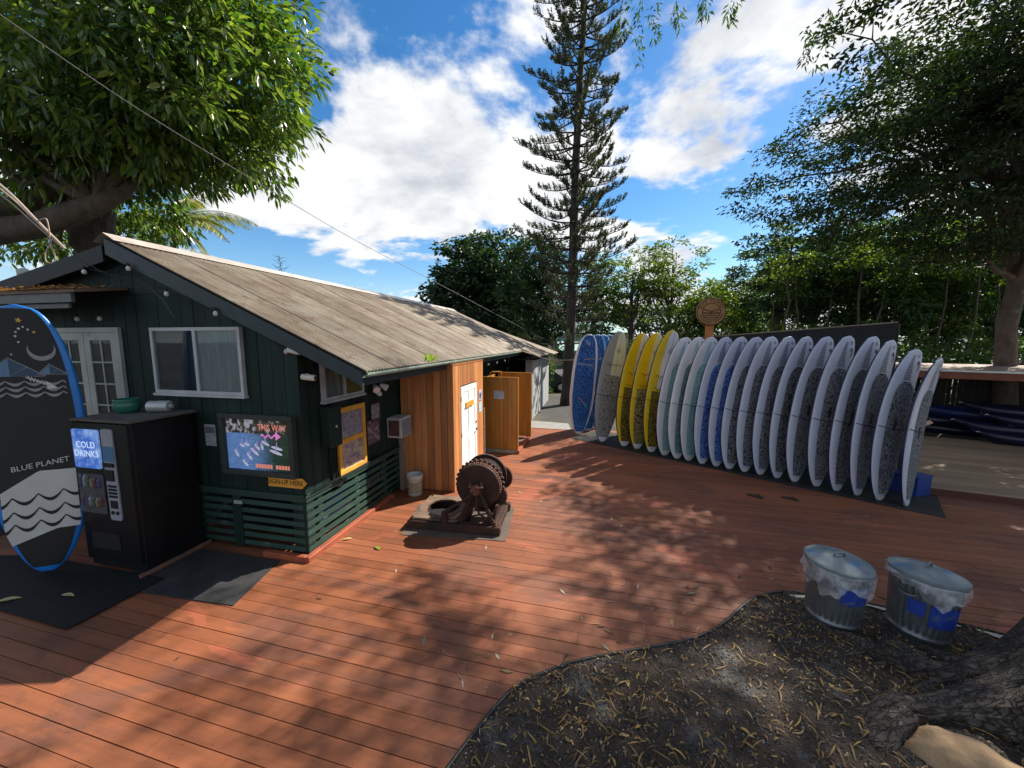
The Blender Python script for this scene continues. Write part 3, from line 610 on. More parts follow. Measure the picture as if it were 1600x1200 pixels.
# arrow sign
sg = on_hut('arrow_sign', 'small yellow wooden arrow board reading SIGN-UP HERE', 'sign', -.22, -.06, 1.075)
m_yel = MAT('yellow_wood', (.72, .36, .045), (.60, .28, .035), 5, .5, stretch=(.3, 1, 1), bumps=.15)
MB().prism([(-.30, -.07), (.24, -.07), (.31, .005), (.24, .07), (-.30, .07)], -.02, .0, 'y').build('board', m_yel, sg); text('SIGN-UP HERE', .098, MAT('brown_letter', (.05, .02, .008), None, 5, .6), sg, (-.02, -.0215, 0), (R(90), 0, 0), xs=.92)
nt_ = on_hut('paper_notice', 'small pale printed notice pinned beside the screen', 'notice', -1.50, -.03, 1.655)
MB().box(-.095, .095, -.006, 0, -.155, .155).build('sheet', MAT('notice_print', (.33, .36, .40), (.20, .22, .26), 14, .6, stretch=(.4, 1, 3)), nt_); MB().box(-.08, .08, -.0085, -.0065, .03, .12).build('photo', MAT('notice_photo', (.05, .06, .09), (.14, .15, .2), 12, .5), nt_)
# side wall: framed posters, meter box, small signs, cameras, air conditioner
def m_photo(name, cols, scale=9):
    m, nt, b, out = nodes(name); nt.links.new(ramp(nt, noise(nt, scale, 7, .68, 'Object', (1, 1, 1.6), .6), [(.32+.36*i/(len(cols)-1), c) for i, c in enumerate(cols)]), b.inputs['Base Color']); b.inputs['Roughness'].default_value = .35; return m
pf = on_hut('framed_poster_pair', 'tall yellow wooden frame holding two weathered photographs', 'poster frame', .03, .99, 1.44)
m = MB()
for q in ((-.345, .345, .45, .53), (-.345, .345, -.04, .04), (-.345, .345, -.53, -.45), (-.345, -.275, -.45, -.04), (-.345, -.275, .04, .45), (.275, .345, -.45, -.04), (.275, .345, .04, .45)): m.cbox(0, .045, q[0], q[1], q[2], q[3], .004)
m.build('frame', m_yel, pf)
MB().box(.0, .02, -.275, .275, .04, .45).build('photograph', m_photo('faded_photo_upper', [(.07, .06, .11), (.19, .17, .24), (.30, .27, .30), (.46, .40, .24)]), pf); MB().box(.0, .02, -.275, .275, -.45, -.04).build('photograph', m_photo('faded_photo_lower', [(.09, .07, .10), (.24, .19, .24), (.40, .34, .25), (.50, .45, .32)], 6), pf)
mbx = on_hut('meter_box', 'dark green metal meter box with knob on the side wall', 'meter box', .03, .45, 1.76)
MB().cbox(0, .16, -.13, .13, -.30, .30, .01).build('case', m_green, mbx); MB().lathe([(.0, .175), (.018, .172), (.02, .16)], 10, axis='x').build('knob', m_alu, mbx)
for (t, z, w, h, lab, cols) in ((1.68, 1.73, .26, .30, 'small grey photograph pinned on the dark side wall', [(.08, .09, .10), (.2, .2, .2), (.4, .4, .4)]), (1.60, 1.40, .36, .40, 'framed dark photograph with pale print on the side wall', [(.05, .03, .05), (.12, .07, .09), (.45, .44, .5)])):
    o = on_hut('wall_picture', lab, 'picture', .03, t, z); MB().box(0, .012, -w/2, w/2, -h/2, h/2).build('print', m_photo('print_%d' % int(t*100), cols, 12), o); mm = MB()
    for q in ((-w/2-.02, w/2+.02, h/2, h/2+.02), (-w/2-.02, w/2+.02, -h/2-.02, -h/2), (-w/2-.02, -w/2, -h/2, h/2), (w/2, w/2+.02, -h/2, h/2)): mm.box(0, .02, *q)
    mm.build('frame', MAT('dark_wood_frame', (.05, .025, .02), None, 6, .5), o)
def cable_bundle():
    m = MB()
    for k in range(4): m.tube([(.045+.01*k, .47+.03*k, 1.46), (.05, .45+.035*k, 1.2), (.055+.01*k, .50+.03*k, .98), (.085, .46+.05*k, .90), (.09, .55+.06*k, .80), (.10, .66+.03*k, .84), (.09, .62+.02*k, .93)], .008, 5)
    m.tube([(.08, .05, .93), (.085, 1.0, .925), (.08, 2.4, .935)], .008, 5); m.tube([(.09, .0, .915), (.085, 1.2, .91), (.09, 2.45, .912)], .007, 5)
    return tag(m.build('cable_bundle', m_black, loc=HC, rotz=HA, smooth=True), 'loose black cables drooping below the meter box', 'cables')
cable_bundle()
def sec_cam(v, t, z, yaw, label, tilt=-15):
    o = thing('security_camera', label, 'camera', HW(v, t, z), HA+yaw, 'white security cameras on the hut')
    MB().lathe([(.04, 0), (.04, .02), (.015, .03), (.015, .09)], 12, axis='y').build('mount', m_white, o, rotz=math.pi)
    MB().lathe([(.0, -.02), (.036, -.018), (.04, 0), (.04, .15), (.034, .16), (.028, .155), (.0, .15)], 14, axis='x').build('body', m_white, o, loc=(0, -.11, -.0), rot=(0, R(-tilt), 0)); MB().lathe([(.0, .152), (.024, .152), (.024, .162), (.0, .163)], 12, axis='x').build('lens', m_black, o, loc=(0, -.11, -.0), rot=(0, R(-tilt), 0)); return o
sec_cam(.03, .13, 2.52, R(15), 'white tubular security camera on the hut corner below the eave', -6)
sec_cam(-.02, .02, 2.88, R(0), 'white security camera tucked high under the barge board at the corner', -10)
sec_cam(-4.98, -.60, 3.58, R(20), 'white security camera under the leaf covered pent roof', -12)
fl = on_hut('flood_light', 'twin white flood lamp with sensor on the side wall', 'flood light', .03, 1.72, 2.16)
MB().lathe([(.055, 0), (.055, .03), (.03, .05)], 14, axis='x').build('base', m_white, fl)
for s in (-1, 1): MB().lathe([(.03, 0), (.04, .03), (.062, .12), (.062, .135), (.05, .13)], 14, axis='x').build('lamp_head', m_white, fl, loc=(.05, .09*s, .05), rot=(0, R(30), R(40*s)))
MB().lathe([(.0, .0), (.04, .01), (.045, .05), (.03, .09)], 12, axis='x').build('sensor', m_white, fl, loc=(.04, 0, -.07), rot=(0, R(35), 0))
ac = on_hut('air_conditioner', 'white window air conditioner jutting from the side wall', 'air conditioner', .03, 2.25, 1.36)
MB().cbox(0, .30, -.20, .20, -.19, .19, .012).build('case', m_frame, ac); m = MB()
for k in range(9): m.box(.302, .308, -.17, .17, -.16+k*.036, -.142+k*.036)
m.build('grille', MAT('grey_grille', (.16, .16, .16), None, 6, .6), ac); MB().box(.04, .26, -.207, -.203, -.15, .15).build('side_vent', MAT('rust_vent', (.10, .04, .03), (.05, .03, .03), 9, .7), ac)
vb = on_hut('wall_lamp', 'small white lantern under the flat left eave', 'lamp', -4.6, -.14, 3.98); MB().lathe([(.0, -.1), (.07, -.09), (.08, .06), (.03, .1)], 14).build('shade', m_frame, vb, smooth=True); MB().box(-.02, .02, 0, .12, -.01, .03).build('bracket', m_black, vb)

# ------------------------------------------------------------------ cedar shed with the white door
m_cedar = MAT('cedar_board', (.50, .21, .070), (.36, .135, .042), 7, .55, stretch=(1, 1, .12), bumps=.2, bscale=16, vary=.34, dirt=((.12, .04, .018), 13, .665))
m_cedarlit = m_cedar
sh = thing('cedar_shed', 'narrow orange cedar board shed against the hut', 'shed', HW(0, 0), HA)
core = MB().box(.05, 1.155, 2.555, 4.48, 0.0, 2.49).build('core', m_dark, sh)
x = .06
for w in (.15, .13, .155, .13, .14, .15, .14, .13):
    if x > 1.17: break
    x1 = min(x+w, 1.18); MB().cbox(x+.004, x1-.004, 2.53+rnd.uniform(-.003, .003), 2.553, .01, 2.515, .003).build('board', m_cedar, sh); x = x1
for t0, t1, z0 in [(2.53+k*.14, 2.53+(k+1)*.14, .01) for k in range(3)]+[(2.95+k*.1325, 2.95+(k+1)*.1325, 2.075) for k in range(8)]+[(4.01, 4.16, .01), (4.16, 4.32, .01), (4.32, 4.50, .01)]:
    MB().cbox(1.158, 1.182+rnd.uniform(-.002, .003), t0+.002, t1-.002, z0, 2.515, .003).build('board', m_cedar, sh)
MB().box(.04, 1.19, 2.52, 4.51, 2.517, 2.545).build('top', m_cedar, sh)
MB().box(.055, .13, 2.42, 2.52, .0, 1.25).build('grey_post', MAT('raw_post', (.26, .22, .18), (.18, .15, .12), 5, .8, stretch=(1, 1, .2)), sh)
m = MB(); d0, d1 = 2.97, 3.99; m.box(1.160, 1.176, d0, d1, .03, 2.05)
# stiles and rails stand proud of six recessed panels
for q in ((d0, d0+.13, .03, 2.05), (d1-.13, d1, .03, 2.05), ((d0+d1)/2-.06, (d0+d1)/2+.06, .03, 2.05)): m.box(1.176, 1.186, *q)
for (z0, z1) in ((.03, .25), (.86, 1.04), (1.58, 1.70), (1.93, 2.05)):
    for (a, b2) in ((d0+.13, (d0+d1)/2-.06), ((d0+d1)/2+.06, d1-.13)): m.box(1.1755, 1.1855, a, b2, z0, z1)
door = m.build('door', MAT('bright_white_door', (.80, .81, .80), (.72, .73, .73), 3, .4), sh)
MB().lathe([(.028, 0), (.028, .012), (.012, .02), (.012, .05)], 12, c=(1.186, 3.92, .98), axis='x').tube([(1.235, 3.92, .98), (1.235, 3.80, .975)], .011, 6).build('handle', m_steel, door)
MB().lathe([(.026, 0), (.026, .015), (.0, .02)], 12, c=(1.186, 3.92, 1.14), axis='x').build('lock', m_steel, door)
for z in (.3, 1.05, 1.8): MB().box(1.183, 1.19, d0-.02, d0+.01, z-.05, z+.05).build('hinge', m_steel, door)
dp = on_hut('door_plate', 'yellow wooden plate fixed on the white shed door', 'sign', 1.187, 3.46, 1.64); MB().cbox(0, .02, -.25, .25, -.06, .06, .004).build('plate', m_yel, dp)
for z, lab, cs in ((1.71, 'square white and blue notice with round emblem beside the shed door', ((.55, .62, .66), (.10, .25, .5))), (1.43, 'pale blue notice below the emblem notice beside the shed door', ((.25, .50, .62), (.5, .65, .7)))):
    o = on_hut('notice', lab, 'notice', 1.186, 4.24, z); MB().box(0, .006, -.11, .11, -.12, .12).build('sheet', MAT('notice_%d' % int(z*100), cs[0], cs[1], 14, .5), o)
    if z > 1.6: mm = MB().lathe([(.035, 0), (.07, .0), (.07, .003), (.035, .003), (.035, 0)], 20, axis='x'); mm.build('emblem', MAT('emblem_blue', (.03, .12, .35), None, 6, .5), o, loc=(.007, 0, -.01))
lad = on_hut('wire_rack', 'narrow white wire rack standing behind the cedar shed', 'rack', 1.05, 4.58, 0)
m = MB()
for a in (0, .14): m.tube([(a, 0, .0), (a, 0, 1.35)], .008, 6)
for z in (.15, .45, .85, 1.3): m.tube([(0, 0, z), (.14, 0, z+.03)], .008, 6)
m.build('wires', m_white, lad)

# ------------------------------------------------------------------ open shower stalls
m_amber = MAT('amber_stained_board', (.42, .185, .022), (.33, .13, .016), 6, .45, stretch=(1, 1, .15), bumps=.15, vary=.14)
st = thing('shower_stall', 'amber stained open shower stall of vertical boards', 'shower stall', HW(0, 0), HA)
def panel(x0, x1, t, z0, z1, name):
    n = round((x1-x0)/.118); w = (x1-x0)/n
    for k in range(n): MB().cbox(x0+k*w+.0015, x0+(k+1)*w-.0015, t, t+.022, z0, z1, .003).build('board', m_amber, st)
    m = MB(); m.box(x0, x1, t+.024, t+.06, z1-.10, z1-.005); m.box(x0, x1, t+.024, t+.06, (z0+z1)/2-.05, (z0+z1)/2+.05); m.box(x0, x1, t+.024, t+.06, z0, z0+.09); m.build('rail', m_amber, st)
    MB().cbox(x1, x1+.045, t-.01, t+.07, z0-.0, z1+.012, .004).build('post', m_amber, st); MB().box(x0, x1, t-.012, t+.065, z1+.001, z1+.02).build('cap', m_amber, st)
panel(.90, 1.84, 5.35, .09, 2.02, 'a'); panel(.95, 1.93, 6.85, .09, 2.02, 'b')
for k in range(12): MB().cbox(.82, .845, 5.36+k*.125, 5.36+(k+1)*.125-.003, .05, 1.98, .003).build('board', m_amber, st)
MB().box(.84, 1.9, 5.43, 6.85, -.01, .05).build('tray', MAT('wet_concrete', (.16, .13, .11), None, 5, .6), st)
m = MB(); m.cbox(1.84, 1.93, 5.28, 6.95, -.02, .095, .006); m.build('kerb', m_redtrim, st); MB().box(.9, 1.835, 5.335, 5.43, .0, .085).build('sill', MAT('pale_sill', (.38, .33, .26), (.28, .24, .19), 6, .7), st)
m = MB(); m.tube([(1.05, 5.6, 2.0), (1.05, 5.6, 2.12), (1.1, 5.62, 2.15), (1.3, 5.75, 2.15), (1.33, 5.76, 2.12), (1.33, 5.76, 2.0)], .018, 8); m.build('pipe', m_amber, st)
o = on_hut('shower_notice', 'small white and blue notice on the amber stall', 'notice', 1.36, 5.346, 1.565); MB().box(-.14, .14, -.006, 0, -.11, .11).build('sheet', MAT('shower_print', (.62, .62, .60), (.20, .30, .45), 9, .5, stretch=(1, 1, 3)), o)

# ------------------------------------------------------------------ grey shed beyond
gs = thing('grey_shed', 'weathered grey white board shed with low iron roof', 'shed', HW(0, 0), HA)
m_wash = MAT('whitewashed_board', (.40, .41, .42), (.26, .27, .28), 4, .75, stretch=(1, 1, .2), bumps=.3, vary=.15, dirt=((.15, .15, .15), 3.5, .6))
MB().box(-6, 1.43, 12.9, 15.2, -.3, 2.38).build('core', m_dark, gs); MB().box(1.2, 1.43, 10.1, 12.9, -.3, 2.34).build('porch_wall', m_wash, gs)
t = 10.1
while t < 15.2: w = rnd.uniform(.16, .22); MB().box(1.433, 1.46, t+.003, t+w-.003, -.2, 2.36).build('board', m_wash, gs); t += w
a = math.atan2(.35, 1)
gsub = MB(); zf = lambda x: 2.40+(1.78-x)*.36
gsub.add([(-2.6, 12.86, zf(-2.6)-.03), (1.75, 12.86, zf(1.75)-.03), (1.75, 15.6, zf(1.75)-.03), (-2.6, 15.6, zf(-2.6)-.03), (-2.6, 12.86, zf(-2.6)-.09), (1.75, 12.86, zf(1.75)-.09), (1.75, 15.6, zf(1.75)-.09), (-2.6, 15.6, zf(-2.6)-.09)], [(0,1,2,3),(7,6,5,4),(0,4,5,1),(1,5,6,2),(2,6,7,3),(3,7,4,0)])
groof = gsub.build('roof', m_dark, gs); gsm = sheet_mesh(.722, 4.38/math.cos(a)+.15, 10)
for k in range(4):
    o = bpy.data.objects.new('roof_sheet', gsm); COL.objects.link(o); o.parent = groof; o.location = (-2.6, 12.86+k*.72, zf(-2.6)+.004*(k % 2)); o.rotation_euler = (0, math.atan(.36), 0)
psm = sheet_mesh(.722, .92, 10)
for k in range(5):
    o = bpy.data.objects.new('porch_sheet', psm); COL.objects.link(o); o.parent = groof; o.location = (.95, 9.4+k*.72, zf(.95)-.03+.004*(k % 2)); o.rotation_euler = (0, math.atan(.30), 0)
m = MB(); m.box(.98, 1.7, 9.45, 12.85, 2.28, 2.32); m.build('porch_soffit', m_dark, gs)
# ------------------------------------------------------------------ paddle boards (local x = width, z = length, deck faces -y)
SS = np.array([0, .015, .05, .12, .25, .42, .58, .72, .83, .91, .96, .985, 1.0]); HWT = np.array([.13, .27, .45, .66, .89, 1.0, .99, .93, .825, .68, .50, .335, .03])
def pchip(x, y, xs):
    h = np.diff(x); d = np.diff(y)/h; m = np.zeros_like(y)
    for i in range(1, len(y)-1): m[i] = 0 if d[i-1]*d[i] <= 0 else 2*d[i-1]*d[i]/(d[i-1]+d[i])
    m[0], m[-1] = d[0], d[-1]; xs = np.atleast_1d(xs); k = np.clip(np.searchsorted(x, xs)-1, 0, len(h)-1); t = (xs-x[k])/h[k]
    return (2*t**3-3*t**2+1)*y[k]+(t**3-2*t**2+t)*h[k]*m[k]+(-2*t**3+3*t**2)*y[k+1]+(t**3-t**2)*h[k]*m[k+1]
class Shape:
    def __init__(s, L, Wd=.80, T=.105, ex=3.0, nose=.17): s.L, s.W, s.T, s.ex, s.nose = L, Wd, T, ex, nose
    def hw(s, q): return float(pchip(SS, HWT, min(max(q, 0), 1))[0])*s.W/2
    def th(s, q): return s.T*(.30+.70*math.sin(math.pi*min(max(q, .0), 1.0)**.85)**.6)/2 if 0 < q < 1 else s.T*.15
    def off(s, q): return -s.nose*max(0, (q-.45)/.55)**2.3-.05*max(0, (.4-q)/.4)**2
    def deck(s, f, q, lift=0.0):
        f = max(-.999, min(.999, f)); return (s.hw(q)*f, s.off(q)-s.th(q)*(1-abs(f)**s.ex)**(1/s.ex)-lift, q*s.L)
    def rail(s, a, q, lift=0.0):
        c, n = math.cos(a), math.sin(a); e = 2/s.ex
        return ((s.hw(q)+lift)*math.copysign(abs(c)**e, c), s.off(q)-(s.th(q)+lift)*math.copysign(abs(n)**e, n), q*s.L)
    def hull(s, n=30, m=20):
        mb = MB(); qs = [0.0, .006, .02]+[.05+.90*i/(n-1) for i in range(n)]+[.965, .978, .988, .995, 1.0]
        for q in qs:
            for k in range(m): mb.v.append(s.rail(2*math.pi*k/m, q))
        for i in range(len(qs)-1):
            for k in range(m): mb.f.append((i*m+k, (i+1)*m+k, (i+1)*m+(k+1) % m, i*m+(k+1) % m)); mb.m.append(0)
        mb.f.append(tuple(range(m))); e = (len(qs)-1)*m; mb.f.append(tuple(e+k for k in range(m))[::-1]); mb.m += [0, 0]; return mb
    def patch(s, q0, q1, f0, f1, lift=.004, nq=24, nf=10):       # a sheet lying on the deck
        F0 = f0 if callable(f0) else (lambda q: f0); F1 = f1 if callable(f1) else (lambda q: f1); mb = MB()
        for i in range(nq+1):
            q = q0+(q1-q0)*i/nq; a, b = F0(q), F1(q)
            for j in range(nf+1): mb.v.append(s.deck(a+(b-a)*j/nf, q, lift))
        for i in range(nq):
            for j in range(nf): a = i*(nf+1)+j; mb.f.append((a, a+1, a+nf+2, a+nf+1)); mb.m.append(0)
        return mb
    def band(s, q0, q1, a0, a1, lift=.003, nq=40, na=4):          # a stripe running along the rail
        mb = MB()
        for i in range(nq+1):
            for j in range(na+1): mb.v.append(s.rail(a0+(a1-a0)*j/na, q0+(q1-q0)*i/nq, lift))
        for i in range(nq):
            for j in range(na): a = i*(na+1)+j; mb.f.append((a, a+na+1, a+na+2, a+1)); mb.m.append(0)
        return mb
def CAMO(name, cols, scale=38, rough=.75, bm=.3):
    m, nt, b, out = nodes(name); n = noise(nt, scale, 2.5, .6, 'Object'); k = len(cols); mpn = n.node.inputs['Vector'].links[0].from_node; rv = nt.nodes.new('ShaderNodeVectorMath'); rv.operation = 'SCALE'; rv.inputs[0].default_value = (37, 23, 41); nt.links.new(objrand(nt), rv.inputs['Scale']); nt.links.new(rv.outputs[0], mpn.inputs['Location'])
    hv = nt.nodes.new('ShaderNodeHueSaturation'); vr = nt.nodes.new('ShaderNodeMapRange'); vr.inputs[3].default_value = .85; vr.inputs[4].default_value = 1.45; nt.links.new(objrand(nt), vr.inputs[0]); nt.links.new(vr.outputs[0], hv.inputs['Value']); nt.links.new(ramp(nt, n, [(.40+.21*i/k, c) for i, c in enumerate(cols)], 'CONSTANT'), hv.inputs['Color']); nt.links.new(hv.outputs[0], b.inputs['Base Color']); b.inputs['Roughness'].default_value = rough; bump(nt, b, noise(nt, 160, 2, .5), bm, .003); return m
def PAINT(name, c, c2=None, rough=.28): return MAT(name, c, c2 or tuple(x*.93 for x in c), 2.5, rough, dirt=(tuple(x*.72 for x in c), 7, .70))
b_lav = PAINT('board_lavender_white', (.58, .61, .74)); b_white = PAINT('board_white', (.70, .70, .73)); b_yellow = PAINT('board_yellow', (.74, .52, .015), (.68, .46, .01)); b_grey = PAINT('board_grey', (.30, .30, .31)); b_cream = PAINT('board_cream', (.62, .64, .52)); b_navy = PAINT('board_navy', (.012, .014, .05)); b_lblue = PAINT('board_light_blue', (.30, .52, .74)); b_blue = PAINT('board_blue', (.015, .20, .62), (.012, .16, .52)); b_blk = PAINT('board_black', (.005, .005, .007), rough=.6)
c_grey = CAMO('pad_grey_camo', [(.03, .032, .042), (.17, .175, .20), (.06, .065, .08), (.33, .335, .36), (.085, .092, .11), (.23, .235, .25)], 24)
c_blue = CAMO('pad_blue_camo', [(.015, .04, .22), (.08, .20, .55), (.03, .09, .36), (.24, .38, .66), (.04, .13, .46)], 17)
c_teal = CAMO('pad_teal_camo', [(.12, .25, .27), (.19, .34, .35), (.15, .29, .31), (.30, .45, .45), (.14, .27, .30)], 15)
c_dblue = CAMO('pad_deep_blue', [(.006, .025, .13), (.012, .06, .24), (.02, .10, .33), (.04, .16, .42)], 26)
c_spk = CAMO('pad_grey_speckle', [(.10, .10, .10), (.36, .35, .34), (.44, .43, .42), (.16, .15, .15), (.40, .39, .38)], 27)
c_yspk = CAMO('pad_yellow_speckle', [(.008, .008, .006), (.02, .018, .008), (.42, .30, .02), (.012, .011, .008), (.30, .22, .02)], 27)
c_gold = CAMO('pad_dull_gold_speckle', [(.012, .012, .010), (.30, .25, .08), (.02, .02, .015), (.36, .31, .14), (.30, .26, .10)], 27)
ink = MAT('dark_print', (.02, .022, .03), None, 6, .5); pale = MAT('pale_print', (.6, .62, .66), None, 6, .5); inkblue = MAT('sky_print', (.10, .38, .62), (.14, .44, .66), 6, .5); inkdb = MAT('deep_blue_print', (.02, .05, .30), None, 6, .5); inkgrey = MAT('grey_print', (.09, .09, .10), (.13, .13, .14), 6, .5)
HALF = math.pi/2
def small_poly(s, pts, mat, parent, name, lift=.0055):
    m = MB(); m.add([s.deck(f, q, lift) for f, q in pts], [tuple(range(len(pts)))]); return m.build(name, mat, parent)
def ring(s, f, q, r, mat, parent, name='ring_mark', w=.35):
    m = MB(); n = 16; hw = s.hw(q)
    for k in range(n):
        a = 2*math.pi*k/n
        for rr in (r, r*(1-w)): m.v.append(s.deck(f+rr*math.cos(a)/hw, q+rr*math.sin(a)/s.L, .0055))
    for k in range(n): j = (k+1) % n; m.f.append((2*k, 2*j, 2*j+1, 2*k+1)); m.m.append(0)
    return m.build(name, mat, parent)
def grid_marks(s, mat, parent, f0=-.28, f1=.30, q0=.80, q1=.965, rows=13, cols=4, taper=True):
    m = MB()
    for r in range(rows):
        q = q0+(q1-q0)*r/rows; dq = (q1-q0)/rows*.62; sc = 1-(r/rows)*.55 if taper else 1
        for c in range(cols):
            a = f0+(f1-f0)*sc*c/cols; b = a+(f1-f0)*sc/cols*.68; m.add([s.deck(a, q, .005), s.deck(b, q, .005), s.deck(b, q+dq, .005), s.deck(a, q+dq, .005)], [(0, 1, 2, 3)])
    return m.build('nose_grid', mat, parent)
def swoosh(s, mat, parent, f=.52, q=.895):
    m = MB(); n = 12
    for k in range(n+1):
        t = k/n; a = -1.2+4.2*t; r = .085*(1-.35*t); w = .026*math.sin(math.pi*(t*.9+.08))
        for d in (-w, w): m.v.append(s.deck(f+(r+d)*math.cos(a)/s.hw(q)*.55, q+(r+d)*math.sin(a)/s.L*1.1, .0055))
    m.f += [(2*k, 2*k+1, 2*k+3, 2*k+2) for k in range(n)]; m.m += [0]*n; return m.build('curl_logo', mat, parent)
def bungee(s, parent, q):
    m = MB(); pts = [s.deck(-.6+1.2*k/8, q+.012*math.sin(k*2.2), .012) for k in range(9)]; m.tube(pts, .006, 5); return m.build('bungee_cord', m_black, parent)
def base_board(name, label, cat, loc, rot, L, hullmat, group, Wd=.80, **kw):
    s = Shape(L, Wd, **kw); t = thing(name, label, cat, loc, 0, group); t.rotation_euler = rot
    t['_'] = 0; del t['_']; s.hull().build('hull', hullmat, t, smooth=True); return s, t
LEAN = (0, R(7.8), R(18))
def leanv(z, off=0.0):
    M = Euler(LEAN).to_matrix(); return M@Vector((off, 0, z))
ROW = []
def place(px, py): p = G(px, py); return Vector((p.x, p.y, .012))
GR = 'paddle boards stood in a row along the deck edge'
# grey longboard
def logo_oval(s, t, f=.22, q=.83):
    ring(s, f, q, .075, ink, t, 'oval_logo', .12); 
    o = text('Blue', .055, ink, t, s.deck(f, q, .006), (R(90), 0, 0), xs=1.0)
def b_long(px, py, L, body, nosemat, pad, label, number=None, padq=.60, big=False, dx=0):
    s, t = base_board('paddle_board', label, 'paddle board', place(px, py), LEAN, L, body, GR, .84); ROW.append((t, s))
    s.patch(.60 if not big else .52, .992, -.15 if not big else -.34, .93, .003, 24, 10).build('nose_panel', nosemat, t, smooth=True)
    s.patch(.035, padq, -.66, .92, .005).build('traction_pad', pad, t, smooth=True)
    s.patch(.004, .045, -.9, .9, .006, 6, 8).build('tail_cap', b_white, t, smooth=True)
    s.band(.02, .985, math.pi*.90, math.pi*1.16, .003).build('rail_band', b_navy, t, smooth=True)
    m = MB(); m.tube([s.deck(.22, .62+.36*k/8, .004) for k in range(9)], .003, 4); m.build('stringer_line', ink, t); logo_oval(s, t)
    bungee(s, t, padq+.02); bungee(s, t, padq+.12)
    if number: text(number, .13, ink, t, s.deck(.15, .43, .008), (R(90), 0, 0), name='number', shear=.2)
    return t
b_long(939, 690, 3.28, b_grey, b_cream, c_spk, 'grey long paddle board with cream nose panel and speckled pad numbered 11', '11', .58)
b_long(973, 697, 3.22, b_yellow, b_white, c_yspk, 'yellow paddle board with black speckled pad beside the grey numbered board', None, .52)
b_long(993, 701, 3.22, b_yellow, b_cream, c_gold, 'yellow paddle board with dull gold speckled pad between two yellow boards', None, .52)
b_long(1015, 706, 3.28, b_yellow, b_white, c_yspk, 'yellow paddle board with wide white nose beside a teal board', None, .50, True)
# boards with patterned pads
def b_pat(px, py, L, pad, gridmat, label, dark_rail=True, script=False, lean=None, railmat=None, body=None):
    body = body or b_lav
    s, t = base_board('paddle_board', label, 'paddle board', place(px, py), lean or LEAN, L, body, GR, .84); ROW.append((t, s))
    s.patch(.045, .79, lambda q: -.54*math.sqrt(max(.12, 1-max(0, (q-.70)/.095)**2)) if q > .70 else -.54, lambda q: .93*math.sqrt(max(.12, 1-max(0, (q-.70)/.095)**2)) if q > .70 else .93, .005, 30).build('traction_pad', pad, t, smooth=True)
    if dark_rail: s.band(.015, .97, math.pi*.955, math.pi*1.13, .003).build('rail_band', railmat or b_navy, t, smooth=True)
    grid_marks(s, gridmat, t); ring(s, .42, .958, .030, ink, t); swoosh(s, ink, t)
    s.patch(.002, .028, -.8, .8, .006, 4, 8).build('tail_cap', b_white, t, smooth=True)
    if script: text('Blue', .10, ink, t, s.deck(.02, .70, .010), (R(90), 0, 0), name='script', shear=.5)
    m = MB(); m.cbox(-.03, .03, -.012, 0, -.10, .10, .005); h = m.build('handle', b_blk, t, loc=s.deck(0, .5, .004)); return t
for i, (px, py) in enumerate(((1036, 711), (1055, 716), (1073, 719))):
    b_pat(px, py, 3.10, c_teal, inkblue, ('white paddle board with teal pad and dark rail beside the wide nosed yellow board', 'white paddle board with teal pad and plain white rail', 'white paddle board with teal pad and dark rail beside a blue patterned board')[i], i != 1, True, body=b_white)
for i, (px, py) in enumerate(((1094, 724), (1116, 728))):
    b_pat(px, py, 3.10, c_blue, inkdb, ('white paddle board with blue camouflage pad beside a teal board', 'white paddle board with blue camouflage pad beside a grey camouflage board')[i], True)
camo = [(1136, 732), (1160, 736.5), (1184, 741), (1210, 746), (1237, 752), (1271, 759), (1302, 766), (1334, 773), (1368, 780.5), (1409, 789)]
Ls = [3.10, 3.10, 3.10, 3.10, 3.10, 3.10, 3.10, 3.02, 2.86, 2.70]
special = {0: 'white paddle board with grey camouflage pad beside a blue camouflage board', 9: 'shortest white paddle board with grey camouflage pad, beside the kayak platform', 8: 'white paddle board with grey camouflage pad, next to the shortest one'}
for k_, w_ in enumerate(('second', 'third', 'fourth', 'fifth', 'sixth', 'seventh', 'eighth')): special[k_+1] = 'white paddle board with grey camouflage pad, %s counted from the blue camouflage boards' % w_
rr_ = random.Random(8)
for i, (px, py) in enumerate(camo):
    le = (R(rr_.uniform(-.5, .5)), R(7.8+rr_.uniform(-.9, .9)), R(18+rr_.uniform(-3, 3)+(10 if i == 9 else 0)))
    b_pat(px, py, Ls[i], c_grey, inkgrey, special.get(i, 'white paddle board with grey camouflage pad and navy rail in the middle of the row'), True, lean=le)
# rope lashing the row
pts = []
for k, (t, s) in enumerate(ROW):
    M = t.matrix_basis if False else Matrix.Translation(t.location)@t.rotation_euler.to_matrix().to_4x4()
    q = 1.40/s.L
    for f in (-.98, -.3, .5): pts.append(M@Vector(s.deck(f, q-.012*(f > -.9), .018)))
tag(MB().tube(pts, .007, 5).build('lashing_rope', m_black), 'black rope lashed across the row of paddle boards', 'rope')
